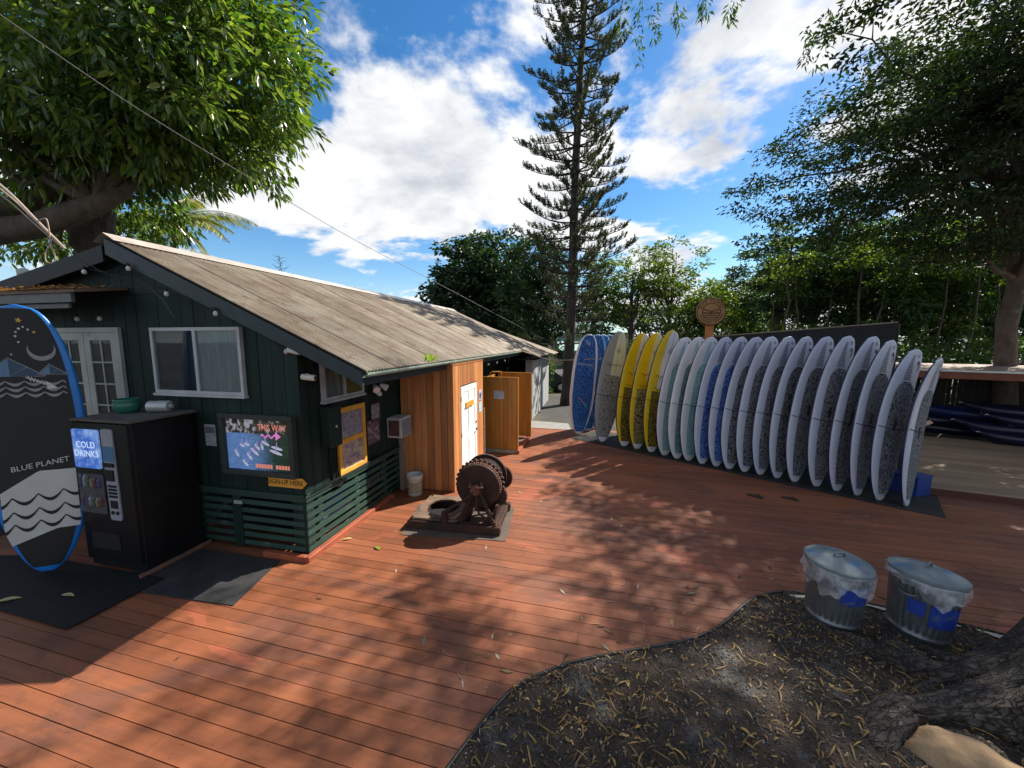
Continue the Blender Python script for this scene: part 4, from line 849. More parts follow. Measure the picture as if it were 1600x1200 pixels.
# deep blue boards at the far end
GB = 'deep blue paddle boards at the far end of the deck'
def b_deep(loc, rot, label, front, light=False):
    s, t = base_board('paddle_board', label, 'paddle board', loc, rot, 3.2, b_lblue if light else b_white, GB, .82); pad = s.patch(.03, .985, -.80, .80, .005, 40, 10).build('traction_pad', c_dblue, t, smooth=True)
    if front:
        text('BLUE PLANET', .085, pale, t, s.deck(0, .70, .012), (R(90), R(4), 0), name='lettering', shear=.25); text('9', .16, ink, t, s.deck(-.02, .47, .012), (R(90), 0, 0), name='number')
        for f, q in ((-.22, .925), (.10, .905)):
            for k in range(5):
                a = k*1.2566; small_poly(s, [(f, q), (f+.10*math.cos(a-.35), q+.011*math.sin(a-.35)), (f+.17*math.cos(a), q+.018*math.sin(a)), (f+.10*math.cos(a+.35), q+.011*math.sin(a+.35))], pale, t, 'flower_petal', .009)
        m = MB(); m.tube([s.deck(-.35, .375, .012), s.deck(.28, .31, .012)], .012, 6); m.build('paddle_print', MAT('red_print', (.45, .12, .12), (.5, .45, .42), 14, .5), t); small_poly(s, [(.22, .318), (.42, .32), (.46, .275), (.26, .28)], MAT('teal_print', (.03, .35, .30), None, 5, .5), t, 'blade_print', .010); bungee(s, t, .86); bungee(s, t, .575)
    return t
b_deep(Vector((2.13, 11.86, .01)), (0, R(4.5), R(8)), 'deep blue paddle board lettered BLUE PLANET with pale rails', True)
for k in range(4): b_deep(Vector((2.50+.25*k, 12.30+.30*k, .01)), (0, R(4.5), R(8)), ('deep blue paddle board with light blue rails just behind the lettered board', 'deep blue paddle board with pale rails, third in the blue stack', 'deep blue paddle board with light blue rails, fourth in the blue stack', 'deep blue paddle board with pale rails at the back of the blue stack')[k], False, k % 2 == 0)
# black rubber strip under the row, rack behind it
mb = MB(); a, b_ = G(893, 685), G(1478, 810); d = (b_-a).normalized(); nn = Vector((-d.y, d.x, 0)); mid = [a.lerp(b_, k/8)+nn*(-.05*math.sin(math.pi*k/8)) for k in range(9)]
poly = [(p.x, p.y) for p in mid]+[(p.x+nn.x*1.5, p.y+nn.y*1.5) for p in mid[::-1]]
tag(mb.prism(poly, .003, .012).build('rubber_strip', MAT('black_rubber', (.010, .011, .012), (.02, .021, .022), 8, .7, bumps=.2)), 'long black rubber strip under the row of paddle boards', 'mat')
rk = thing('board_rack', 'timber rack with rails and posts behind the paddle boards', 'rack', (0, 0, 0)); m_pine = MAT('raw_pine', (.42, .25, .10), (.33, .19, .075), 6, .6, stretch=(1, 1, .3), bumps=.1)
p0, p1 = Vector((3.35, 11.35, 0)), Vector((8.0, 7.35, 0)); dd = (p1-p0).normalized()
for z in (1.33,): MB().tube([p0+Vector((0, 0, z)), p1+Vector((0, 0, z))], .055, 4).build('rail', m_pine, rk)
for k in range(5):
    p = p0.lerp(p1, (k+.12)/4.2); MB().tube([p+Vector((0, 0, -.05)), p+Vector((0, 0, 1.9))], .06, 4).build('post', MAT('dark_post', (.03, .026, .024), None, 5, .8), rk)
e = G(1440, 665, 1.33) if False else p1; m = MB().tube([Vector((7.62, 7.0, 1.36)), Vector((8.2, 7.25, 1.40))], .05, 4).build('arm', m_pine, rk)
# black screen fence behind the row
sf = thing('screen_fence', 'black fabric screen fence behind the paddle boards', 'fence', (0, 0, 0)); fp = [(3.9, 12.0, 2.95), (5.2, 10.85, 3.05), (6.47, 9.6, 3.19), (7.3, 8.72, 3.28), (8.03, 7.92, 3.36)]
m_cloth = MAT('black_shade_cloth', (.012, .013, .015), (.022, .023, .026), 9, .85, bumps=.3)
m = MB(); vs = []
for i in range(len(fp)-1):
    for k in range(6):
        f = k/6; p = Vector(fp[i]).lerp(Vector(fp[i+1]), f); vs.append((p, .012*math.sin(k*1.9+i)))
vs.append((Vector(fp[-1]), 0)); n = len(vs)
for p, w in vs: m.v += [(p.x+w, p.y+w, .02), (p.x+w*.3, p.y+w*.3, p.z), (p.x+w*.3+.02, p.y+.02, p.z), (p.x+w+.02, p.y+w+.02, .02)]
for i in range(n-1):
    for q in range(4): m.f.append((4*i+q, 4*i+4+q, 4*i+4+(q+1) % 4, 4*i+(q+1) % 4)); m.m.append(0)
m.f += [(0, 1, 2, 3), (4*n-1, 4*n-2, 4*n-3, 4*n-4)]; m.m += [0, 0]; m.build('cloth', m_cloth, sf)
MB().tube([Vector(p)+Vector((0, 0, .015)) for p in fp], .018, 6).build('top_cord', MAT('tan_cord', (.25, .2, .14), None, 5, .8), sf)
for p in fp: MB().tube([(p[0]+.05, p[1]+.05, -.1), (p[0]+.05, p[1]+.05, p[2]-.02)], .035, 6).build('post', m_black, sf)
# round routed sign on its post
sp_ = D(1111, 487, 10.2); rs = thing('round_sign', 'round brown wooden BLUE PLANET sign on an orange post above the boards', 'sign', (sp_.x, sp_.y, 0), -R(10))
m_sign = MAT('carved_cedar', (.36, .175, .055), (.28, .13, .04), 6, .5, stretch=(1, 1, .3), bumps=.15); m_burn = MAT('burnt_letter', (.018, .006, .004), (.03, .011, .006), 9, .7); zc = sp_.z; r = .375
MB().lathe([(0, -.03), (r-.015, -.03), (r, -.018), (r, .018), (r-.015, .03), (0, .03)], 40, axis='y').build('disc', m_sign, rs, loc=(0, 0, zc))
def annulus(r0, r1, y, name): 
    m = MB(); n = 40
    for k in range(n): a = 2*math.pi*k/n; m.v += [(r0*math.cos(a), y, r0*math.sin(a)), (r1*math.cos(a), y, r1*math.sin(a)), (r0*math.cos(a), y-.004, r0*math.sin(a)), (r1*math.cos(a), y-.004, r1*math.sin(a))]
    for k in range(n): j = (k+1) % n; m.f += [(4*k+2, 4*k+3, 4*j+3, 4*j+2), (4*k, 4*k+2, 4*j+2, 4*j), (4*k+1, 4*j+1, 4*j+3, 4*k+3)]; m.m += [0]*3
    return m.build(name, m_burn, rs, loc=(0, 0, zc))
annulus(.345, .365, -.031, 'outer_ring'); annulus(.212, .230, -.031, 'inner_ring')
for w, st, rad, flip, size in (('BLUE PLANET', 158, .288, False, .105), ('ADVENTURE COMPANY', 198, .288, True, .078)):
    n = len(w); span = 136 if not flip else 144
    for i, ch in enumerate(w):
        if ch == ' ': continue
        a = st-span*i/(n-1) if not flip else st+span*i/(n-1); an = R(a); rot = R(90-a) if not flip else R(-90-a)
        text(ch, size, m_burn, rs, (rad*math.cos(an), -.032, zc+rad*math.sin(an)), (R(90), rot, 0), name='letter', ext=.002)
m = MB()
for z, w in ((-.02, .20), (-.055, .195), (-.10, .18), (-.15, .145)): m.box(-w, w, -.0345, -.031, z-.008, z+.008)
m.add([(-.20, -.034, .05), (0, -.034, -.01), (0, -.034, .012), (-.19, -.034, .075)], [(0, 1, 2, 3)]); m.add([(.20, -.034, .05), (0, -.034, -.01), (0, -.034, .012), (.19, -.034, .075)], [(3, 2, 1, 0)]); m.add([(-.025, -.034, -.07), (.025, -.034, -.07), (0, -.034, -.0)], [(0, 1, 2)]); m.build('wave_carving', m_burn, rs, loc=(0, 0, zc))
MB().cbox(-.10, .10, .031, .09, -.1, zc-.30+.2, .008).build('post', MAT('orange_post', (.48, .17, .03), (.40, .13, .025), 5, .5), rs)

# ------------------------------------------------------------------ vending machine
vm = thing('vending_machine', 'black drinks vending machine with blue COLD DRINKS panel', 'vending machine', HW(-2.66, -.83, .03), HA)
MB().cbox(0, .95, 0, .74, .0, 1.95, .012).build('cabinet', MAT('black_enamel', (.003, .003, .004), (.006, .006, .007), 5, .45, bumps=.04, spec=.3), vm)
MB().box(.01, .94, -.04, -.002, .12, 1.94).build('door', MAT('black_door', (.004, .004, .005), None, 5, .35, spec=.35), vm)
MB().cbox(-.03, .98, -.03, .78, 1.951, 1.985, .008).build('top_board', MAT('dusty_board', (.06, .055, .05), (.10, .09, .08), 5, .9, dirt=((.16, .13, .10), 4, .55)), vm)
def rounded(x0, x1, z0, z1, r, n=5):
    P = []
    for cx, cz, a0 in ((x1-r, z0+r, -90), (x1-r, z1-r, 0), (x0+r, z1-r, 90), (x0+r, z0+r, 180)): P += [(cx+r*math.cos(R(a0+90*k/n)), cz+r*math.sin(R(a0+90*k/n))) for k in range(n+1)]
    return P
m_cold = MAT('iced_blue_panel', (.06, .17, .62), (.30, .48, .88), 5.5, .2, detail=4, lo=.42, hi=.62, emit=.22)
p_ = MB().prism(rounded(.03, .48, 1.36, 1.86, .03), -.058, -.041, 'y').build('cold_panel', m_cold, vm)
e_lt = EMI('panel_letter', (.62, .75, .92), .35); text('COLD', .12, e_lt, p_, (.255, -.0595, 1.66), (R(90), 0, 0), ext=.001); text('DRINKS', .12, e_lt, p_, (.255, -.0595, 1.545), (R(90), 0, 0), ext=.001)
MB().prism(rounded(.03, .47, .76, 1.28, .02), -.05, -.041, 'y').build('drinks_window', MAT('dim_shelf', (.05, .05, .06), (.09, .085, .10), 5, .2), vm)
cr = random.Random(4)
for k in range(12):
    col = [(.12, .05, .05), (.05, .07, .16), (.30, .30, .32), (.06, .12, .08), (.22, .20, .14)][k % 5]; x = .10+(k % 6)*.06; z = .86 if k < 6 else 1.11; hh = cr.uniform(.11, .17)
    MB().lathe([(.022, 0), (.026, .01), (.026, hh*.75), (.014, hh*.9), (.012, hh), (0, hh)], 10, c=(x, -.052, z)).build('pictured_can', MAT('can_%d' % k, col, tuple(q*.5 for q in col), 22, .3), vm)
MB().prism(rounded(.53, .72, .70, 1.88, .035), -.056, -.041, 'y').build('coin_strip', MAT('silver_strip', (.30, .31, .35), (.25, .26, .3), 3, .35), vm)
MB().box(.535, .715, -.060, -.057, 1.47, 1.66).build('price_label', MAT('blue_label', (.06, .18, .35), None, 4, .4), vm); MB().box(.53, .70, -.075, -.057, 1.40, 1.45).build('note_slot', m_black, vm); MB().box(.54, .68, -.072, -.057, 1.22, 1.36).build('card_reader', m_black, vm)
for k in range(4):
    for j in range(3): MB().box(.555+j*.05, .595+j*.05, -.064, -.057, 1.00+k*.045, 1.028+k*.045).build('button', m_black, vm)
MB().box(.57, .68, -.066, -.057, .86, .96).build('coin_slot', m_black, vm)
for x in (.585, .665): MB().lathe([(.024, -.066), (.024, -.057)], 12, c=(x, 0, .80), axis='y').build('coin_button', m_black, vm)
MB().box(.14, .62, -.046, -.041, .28, .50).build('delivery_flap', m_dark, vm)
MB().cbox(.955, .995, -.10, .80, -.025, .03, .006).build('base_batten', MAT('battered_batten', (.22, .10, .06), (.12, .06, .04), 6, .7), vm)
o = thing('plant_pot', 'green glazed pot standing on the vending machine', 'pot', HW(-2.42, -.40, 2.016), HA); MB().lathe([(.0, 0), (.10, 0), (.14, .05), (.15, .12), (.13, .17), (.145, .19), (.13, .19), (.11, .16), (0, .15)], 20).build('bowl', MAT('green_glaze', (.02, .12, .09), (.03, .16, .12), 6, .25), o, smooth=True)
o = thing('tin_can', 'dented silver tin lying on the vending machine', 'tin', HW(-2.02, -.28, 2.095), HA+R(20)); MB().lathe([(0, -.13), (.075, -.13), (.08, -.12), (.076, -.06), (.08, 0), (.076, .06), (.08, .12), (.075, .13), (0, .125)], 18, axis='x').build('drum', m_alu, o, smooth=True); MB().lathe([(0, .128), (.03, .128), (.03, .16), (0, .16)], 12, axis='x').build('spout', m_frame, o)
# rubber mats by the hut
def m_diamond():
    m, nt, b, out = nodes('diamond_rubber'); tc = nt.nodes.new('ShaderNodeTexCoord'); ck = nt.nodes.new('ShaderNodeTexVoronoi'); ck.inputs['Scale'].default_value = 26; mp = nt.nodes.new('ShaderNodeMapping'); mp.inputs['Rotation'].default_value = (0, 0, R(45)); mp.inputs['Scale'].default_value = (1, 1.8, 1)
    nt.links.new(tc.outputs['Object'], mp.inputs[0]); nt.links.new(mp.outputs[0], ck.inputs['Vector']); ck.inputs['Randomness'].default_value = 0
    n = noise(nt, 4, 5); nt.links.new(ramp(nt, n, [(.3, (.022, .023, .024)), (.7, (.050, .050, .051))]), b.inputs['Base Color']); b.inputs['Roughness'].default_value = .55; bump(nt, b, ck.outputs[0], .8, .008); return m
m_dm = m_diamond()
tag(MB().prism([(-1.95, -1.14), (-.10, -1.06), (-.30, -.20), (-2.05, -.22)], .003, .014).build('rubber_mat', m_dm, loc=HC, rotz=HA), 'black diamond-pattern rubber mat beside the hut corner', 'mat')
A = [G(258, 906), G(103, 986), G(-60, 938), G(-60, 870), G(60, 870)]; tag(MB().prism([(p.x, p.y) for p in A], .016, .024).build('rubber_mat', MAT('plain_black_rubber', (.006, .006, .007), (.012, .012, .013), 7, .7, spec=.25)), 'plain black rubber mat in front of the vending machine', 'mat')
# painted show board
ab = thing('painted_board', 'tall black painted paddle board with moon, waves and BLUE PLANET', 'paddle board', (-6.0, 4.60, .05), 0); ab.rotation_euler = (R(-1.5), R(.4), R(20))
s = Shape(3.38, .98, .13, 3.2, .10); s.hull().build('hull', b_blue, ab, smooth=True); s.patch(.022, .985, -.80, .86, .004, 60, 14).build('deck_panel', b_blk, ab, smooth=True)
m_art = MAT('art_grey', (.26, .26, .27), (.20, .20, .21), 5, .5); m_artw = MAT('art_pale', (.52, .52, .50), (.46, .46, .44), 3, .5); m_arty = MAT('art_gold', (.60, .38, .06), None, 5, .5); m_artb = MAT('art_slate_blue', (.07, .16, .28), (.10, .20, .33), 5, .5)
def A_(x, z, lift=.009): q = z/3.38; return s.deck(max(-.95, min(.95, x/max(s.hw(q), .05))), q, lift)
def apoly(pts, mat, name, lift=.009): return MB().add([A_(x, z, lift) for x, z in pts], [tuple(range(len(pts)))]).build(name, mat, ab)
for i, (x, z, r, k) in enumerate(((.03, 3.19, .035, 1), (.06, 3.11, .012, 0), (.02, 3.09, .015, 0), (.10, 3.08, .012, 0), (.15, 3.05, .02, 1), (-.01, 3.05, .012, 0), (-.02, 3.0, .013, 0), (0, 2.93, .012, 0), (-.20, 2.93, .012, 0), (-.25, 2.90, .014, 0), (-.25, 2.83, .014, 0), (-.20, 2.79, .014, 0), (-.08, 2.78, .010, 0))):
    n = 10; apoly([(x+r*(1 if j % 2 == 0 else .5)*math.cos(2*math.pi*j/n), z+r*(1 if j % 2 == 0 else .5)*math.sin(2*math.pi*j/n)) for j in range(n)] if k else [(x+r*math.cos(6.283*j/8), z+r*math.sin(6.283*j/8)) for j in range(8)], m_arty if k else m_artw, 'painted_star')
P = [(.19+.13*math.cos(R(a)), 2.83+.13*math.sin(R(a))) for a in range(150, 391, 20)]+[(.19+.125*math.cos(R(a))*.92, 2.865+.115*math.sin(R(a))*.95) for a in range(385, 149, -20)]
m = MB(); k = len(P)//2; m.add([A_(*p) for p in P], [(i, i+1, len(P)-2-i, len(P)-1-i) for i in range(k-1)]); m.build('painted_moon', m_art, ab)
for (xa, xb, xc, zb, zt) in ((-.40, -.12, .20, 2.51, 2.74), (.12, .24, .40, 2.53, 2.66)):
    apoly([(xa, zb), (xb, zb), (xb, zt)], m_artb, 'painted_peak'); apoly([(xb, zb), (xb+.02, zb), (xc, zb), (xb, zt)], MAT('art_dark_slate', (.03, .06, .11), None, 5, .5), 'painted_peak', .008)
    m = MB(); m.tube([A_(xa, zb), A_(xb, zt), A_(xc, zb)], .006, 4); m.tube([A_(xa, zb), A_(xc, zb)], .005, 4); m.tube([A_((xa+xb)/2, (zb+zt)/2), A_(xb, zb), A_((xb+xc)/2, (zb+zt)/2)], .004, 4); m.build('peak_outline', m_art, ab)
def wave_band(z, amp, thick, x0, x1, mat, name, per=.17, slope=0.0, lift=.010):
    m = MB(); n = 48
    for i in range(n+1):
        x = x0+(x1-x0)*i/n; w = amp*(abs(math.sin(math.pi*(x/per)))); zz = z-w+slope*x; m.v += [A_(x, zz, lift), A_(x, zz-thick*(.35+.65*abs(math.sin(math.pi*x/per))), lift)]
    m.f += [(2*i, 2*i+1, 2*i+3, 2*i+2) for i in range(n)]; m.m += [0]*n; return m.build(name, mat, ab)
for z in (2.46, 2.39, 2.32): wave_band(z, .035, .035, -.37, .37, m_art, 'painted_wave')
fb = MB(); fb.tube([A_(.02, 2.50, .014), A_(.22, 2.40, .014)], .008, 5)
for k in range(6): x = .05+k*.028; z = 2.485-k*.014; fb.tube([A_(x-.01, z+.035-k*.002, .014), A_(x+.012, z-.035+k*.002, .014)], .005, 4)
fb.add([A_(.20, 2.45, .014), A_(.30, 2.36, .014), A_(.20, 2.35, .014)], [(0, 1, 2)]); fb.build('painted_fish_bones', m_artw, ab)
m = MB(); n = 24
for i in range(n+1):
    x = -.35+.72*i/n; zt = 1.06+min(1, (x+.35)/.38)*.26; zb = .36+min(1, (x+.35)/.5)*.20
    for j in range(9): m.v.append(A_(x, zb+(zt-zb)*j/8, .009))
for i in range(n):
    for j in range(8): a = i*9+j; m.f.append((a, a+9, a+10, a+1)); m.m.append(0)
m.build('pale_band', m_artw, ab)
for z in (1.04, .86, .70): wave_band(z, .085, .045, -.35, .37, b_blk, 'painted_wave', .24, .14, .013)
text('BLUE PLANET', .092, m_artw, ab, A_(.05, 1.40, .012), (R(90), R(-10), 0), shear=.15)
# deck litter
def leaf_thing(px, py, z, L, ang, mat, label, name='fallen_leaf'):
    p = G(px, py, z); m = MB(); n = 6
    for i in range(n+1):
        t = i/n; w = L*.16*math.sin(math.pi*min(1, t*.95+.03)); zz = .004+.012*math.sin(math.pi*t); m.v += [(L*(t-.5), -w, zz+.004), (L*(t-.5), 0, zz), (L*(t-.5), w, zz+.006)]
    for i in range(n): m.f += [(3*i, 3*i+3, 3*i+4, 3*i+1), (3*i+1, 3*i+4, 3*i+5, 3*i+2)]; m.m += [0, 0]
    return tag(m.build(name, mat, loc=(p.x, p.y, p.z), rotz=ang), label, 'leaf')
l_y = LEAF('yellowed_leaf', [(.42, .40, .16), (.5, .46, .2)], .2); l_g = LEAF('fresh_leaf', [(.18, .34, .04), (.2, .36, .05)], .2)
leaf_thing(13, 938, .026, .22, .35, l_y, 'pale yellow fallen leaf by the front edge of the plain mat'); leaf_thing(106, 931, .026, .17, -.1, l_y, 'pale yellow fallen leaf near the middle of the plain mat'); leaf_thing(590, 857, .003, .14, -.6, l_g, 'bright green fallen leaf on the deck near the winch'); leaf_thing(543, 843, .003, .15, .3, l_y, 'pale fallen leaf by the red kerb board of the hut')
m_slip = MAT('brown_rubber_sandal', (.025, .016, .014), (.04, .025, .02), 8, .6)
for (px, py, a, lab) in ((1180, 776, -.75, 'dark flip-flop lying flat on the deck, heel towards the boards'), (1234, 780, -.6, 'dark flip-flop with raised strap lying on the deck nearer the kayak platform')):
    p = G(px, py); o = thing('flip_flop', lab, 'flip-flop', (p.x, p.y, .003), a, 'pair of flip-flops on the deck'); m = MB(); out = [(.14*math.cos(t)*1.0, .05*math.sin(t)*(1+.18*math.cos(t))-.008*math.cos(2*t)) for t in [6.283*k/18 for k in range(18)]]; m.prism(out, 0, .02); m.build('sole', m_slip, o); MB().tube([(.02, -.05, .018), (.04, -.03, .05), (.09, 0, .022), (.04, .03, .05), (.02, .05, .018)], .007, 6).build('strap', m_slip, o)

# ------------------------------------------------------------------ rusty winch
wp = G(636, 826); wn = thing('rusty_winch', 'old rusty geared winch on a skid of beams', 'winch', (wp.x, wp.y, .012), -R(10))
m_rust = MAT('rusted_iron', (.032, .014, .010), (.065, .027, .016), 8, .75, .25, bumps=.6, bscale=30, dirt=((.02, .012, .010), 4, .52)); m_rustl = MAT('bright_rust', (.16, .065, .032), (.09, .035, .02), 10, .7, .2, bumps=.5, bscale=30); m_plank = MAT('weathered_beam', (.21, .135, .085), (.12, .075, .05), 6, .85, bumps=.35, stretch=(.4, 1, 1), dirt=((.05, .03, .02), 4, .55))
for q in ((0, 1.52, 0, .12), (0, 1.52, .86, .98)): MB().cbox(q[0], q[1], q[2], q[3], 0, .13, .012).build('skid_beam', m_rust, wn)
for x in (.02, .78, 1.36): MB().cbox(x, x+.13, .125, .855, .01, .125, .010).build('cross_beam', m_rust, wn)
# platform plate with its oval opening
m = MB(); n = 40; cx, cy = .43, .50; O = []; I = []
for k in range(n):
    a = 2*math.pi*k/n; c, s_ = math.cos(a), math.sin(a); mx = max(abs(c)/.40, abs(s_)/.45); O.append((cx+c/mx, cy+s_/mx)); I.append((cx+.27*c*(1+.05*math.sin(3*a)), cy+.30*s_*(1+.04*math.cos(5*a))))
for z in (.135, .165): m.v += [(x, y, z) for x, y in O]+[(x, y, z) for x, y in I]
for k in range(n):
    j = (k+1) % n; m.f += [(2*n+k, 2*n+j, 3*n+j, 3*n+k), (k, n+k, n+j, j), (k, j, 2*n+j, 2*n+k), (n+k, 3*n+k, 3*n+j, n+j)]; m.m += [0]*4
m.build('platform', m_plank, wn)
MB().box(.1, .76, .2, .8, .012, .03).build('sump', m_dark, wn)
def gear(r, w, teeth, th, x, y, z, mat, name, r_in=0.0):
    m = MB(); n = teeth*4; pr = []
    for k in range(n): rr = r+(th if k % 4 in (1, 2) else 0); a = 2*math.pi*k/n; pr.append((rr*math.cos(a), rr*math.sin(a)))
    m.v = [(p[0], -w/2, p[1]) for p in pr]+[(p[0], w/2, p[1]) for p in pr]; m.f = [tuple(range(n)), tuple(range(2*n-1, n-1, -1))]+[(k, n+k, n+(k+1) % n, (k+1) % n) for k in range(n)]; m.m = [0]*len(m.f)
    return m.build(name, mat, wn, loc=(x, y, z))
DX, DZ = 1.12, .68
MB().lathe([(0, .20), (.33, .20), (.355, .215), (.355, .27), (0, .27)], 48, c=(DX, 0, DZ), axis='y').build('drum_flange', m_rust, wn)
gear(.358, .055, 64, .014, DX, .305, DZ, m_rustl, 'ring_gear'); gear(.378, .05, 30, .03, DX, .362, DZ, m_rust, 'ratchet_wheel')
MB().lathe([(.29, .39), (.29, .74)], 36, c=(DX, 0, DZ), axis='y').build('drum', m_rust, wn, smooth=True)
for k in range(11): 
    m = MB(); a = .302; yy = .405+k*.031; m.tube([(DX+a*math.cos(t), yy+.031*t/6.283, DZ+a*math.sin(t)) for t in [6.283*j/24 for j in range(25)]], .0145, 6, caps=False); m.build('rope_turn', m_rust, wn)
MB().lathe([(0, .74), (.365, .74), (.365, .79), (0, .79)], 40, c=(DX, 0, DZ), axis='y').build('drum_flange', m_rust, wn); gear(.16, .06, 26, .018, 1.40, .36, .50, m_rust, 'pinion'); gear(.20, .05, 30, .016, 1.36, .86, .62, m_rust, 'pinion')
MB().lathe([(.06, .79), (.06, .86), (.15, .88), (.17, .90), (.17, 1.12), (.15, 1.15), (.05, 1.16)], 28, c=(DX+.04, 0, DZ+.05), axis='y').build('brake_drum', m_rust, wn); MB().lathe([(.175, .95), (.185, .95), (.185, .99), (.175, .99)], 28, c=(DX+.04, 0, DZ+.05), axis='y').build('brake_band', m_rustl, wn); MB().tube([(DX, 1.0, DZ+.2), (DX-.05, 1.0, DZ+.30), (DX+.08, 1.02, DZ+.33)], .018, 6).build('brake_lever', m_rust, wn)
MB().lathe([(.045, .05), (.045, 1.2)], 16, c=(DX, 0, DZ), axis='y').build('shaft', m_rust, wn)
for y in (.10, .92):
    m = MB(); m.tube([(DX-.26, y, .13), (DX-.06, y, DZ-.04)], .035, 6); m.tube([(DX+.28, y, .13), (DX+.06, y, DZ-.04)], .035, 6); m.cbox(DX-.10, DX+.10, y-.05, y+.05, DZ-.075, DZ+.02, .01); m.build('bearing_stand', m_rust, wn)
m = MB(); m.lathe([(.075, .04), (.075, .15)], 16, c=(DX, 0, DZ), axis='y'); m.cbox(DX-.12, DX+.12, .05, .14, DZ+.03, DZ+.06, .008)
for a in (-.09, .09): m.lathe([(.024, .02), (.024, .06), (.012, .07), (.012, .10)], 6, c=(DX+a, .10, DZ+.02), axis='z')
m.build('bearing_cap', m_rustl, wn)
MB().tube([(DX-.02, .06, DZ-.02), (DX-.20, .02, DZ-.18), (.68, -.0, .36), (.60, .04, .20), (.60, .08, .16)], [.022, .026, .028, .035, .06], 8).build('lever', m_rust, wn, smooth=True); MB().tube([(DX+.03, .07, DZ-.04), (DX+.02, .03, .45), (DX+.07, .03, .32), (DX+.16, .05, .25), (DX+.20, .1, .16)], .018, 8).build('lever', m_rust, wn, smooth=True); MB().tube([(.62, .1, .18), (.78, .08, .20), (.88, .12, .30)], .028, 8).build('link', m_plank, wn, smooth=True); MB().tube([(.62, .05, .10), (.62, .05, .30)], [.06, .05], 10).build('pivot_post', m_rust, wn)
m = MB(); m.add([(1.34, .14, .125), (1.40, .14, .125), (1.40, .84, .125), (1.34, .84, .125), (1.42, .14, .42), (1.46, .14, .42), (1.46, .84, .36), (1.42, .84, .36)], [(3,2,1,0),(4,5,6,7),(0,1,5,4),(1,2,6,5),(2,3,7,6),(3,0,4,7)]); m.build('side_plate', m_rust, wn)
for y in (.06, .90):
    for x in (.08, 1.44): MB().lathe([(.028, 0), (.028, .03), (.014, .035), (.014, .06)], 6, c=(x, y, .13)).build('bolt', m_rustl, wn)
p = [G(627, 836), G(790, 846), G(804, 793), G(655, 788)]; tag(MB().prism([(q.x, q.y) for q in p], .003, .009).build('base_sheet', MAT('grey_plywood_sheet', (.12, .085, .068), (.08, .06, .048), 5, .8)), 'worn grey sheet lying under the winch', 'sheet')
# bucket
bp = G(649, 772); bk = thing('bucket', 'white plastic pail with a printed label beside the cedar shed', 'bucket', (bp.x, bp.y, .003), .3)
MB().lathe([(.0, 0), (.125, 0), (.13, .01), (.147, .33), (.155, .335), (.155, .35), (.148, .352), (.15, .37), (.157, .372), (.157, .40), (.152, .41), (.145, .405), (.13, .06), (0, .05)], 28).build('pail', MAT('white_pail', (.62, .60, .55), (.5, .48, .43), 5, .45, dirt=((.3, .25, .2), 6, .62)), bk, smooth=True)
m = MB(); m.lathe([(.1365, .06), (.1455, .28)], 28, c=(0, 0, 0)); m.f = [f for i, f in enumerate(m.f) if i < 28 and (i < 16)]; m.m = [0]*len(m.f); m.build('label', MAT('faded_label', (.40, .38, .26), (.28, .20, .14), 9, .6, stretch=(1, 1, 2.5)), bk, rotz=R(165), smooth=True); MB().tube([(-.157, 0, .34)]+[(-.16*math.cos(R(a)), -.16*math.sin(R(a))*.98-.005, .34-.09*math.sin(R(a))) for a in range(15, 180, 15)]+[(.157, 0, .34)], .004, 5).build('bail', m_steel, bk)

# ------------------------------------------------------------------ rubbish bins
m_bag = None
def bagmat():
    m, nt, b, out = nodes('clear_bin_bag'); b.inputs['Base Color'].default_value = (.75, .76, .82, 1); b.inputs['Roughness'].default_value = .22
    t = nt.nodes.new('ShaderNodeBsdfTransparent'); mx = nt.nodes.new('ShaderNodeMixShader'); nt.links.new(ramp(nt, noise(nt, 9, 4, .6), [(.35, .14), (.65, .55)]), mx.inputs[0]); nt.links.new(t.outputs[0], mx.inputs[1]); nt.links.new(b.outputs[0], mx.inputs[2]); nt.links.new(mx.outputs[0], out.inputs[0]); bump(nt, b, noise(nt, 14, 4, .7), .8, .02); return m
m_bag = bagmat()
m_lid = MAT('worn_blue_steel_lid', (.21, .25, .27), (.12, .15, .165), 6, .7, .2, dirt=((.05, .17, .36), 5, .55), bumps=.15); m_bluepaint = MAT('blue_spray', (.008, .035, .26), (.012, .05, .33), 8, .55, dirt=((.10, .115, .15), 11, .56))
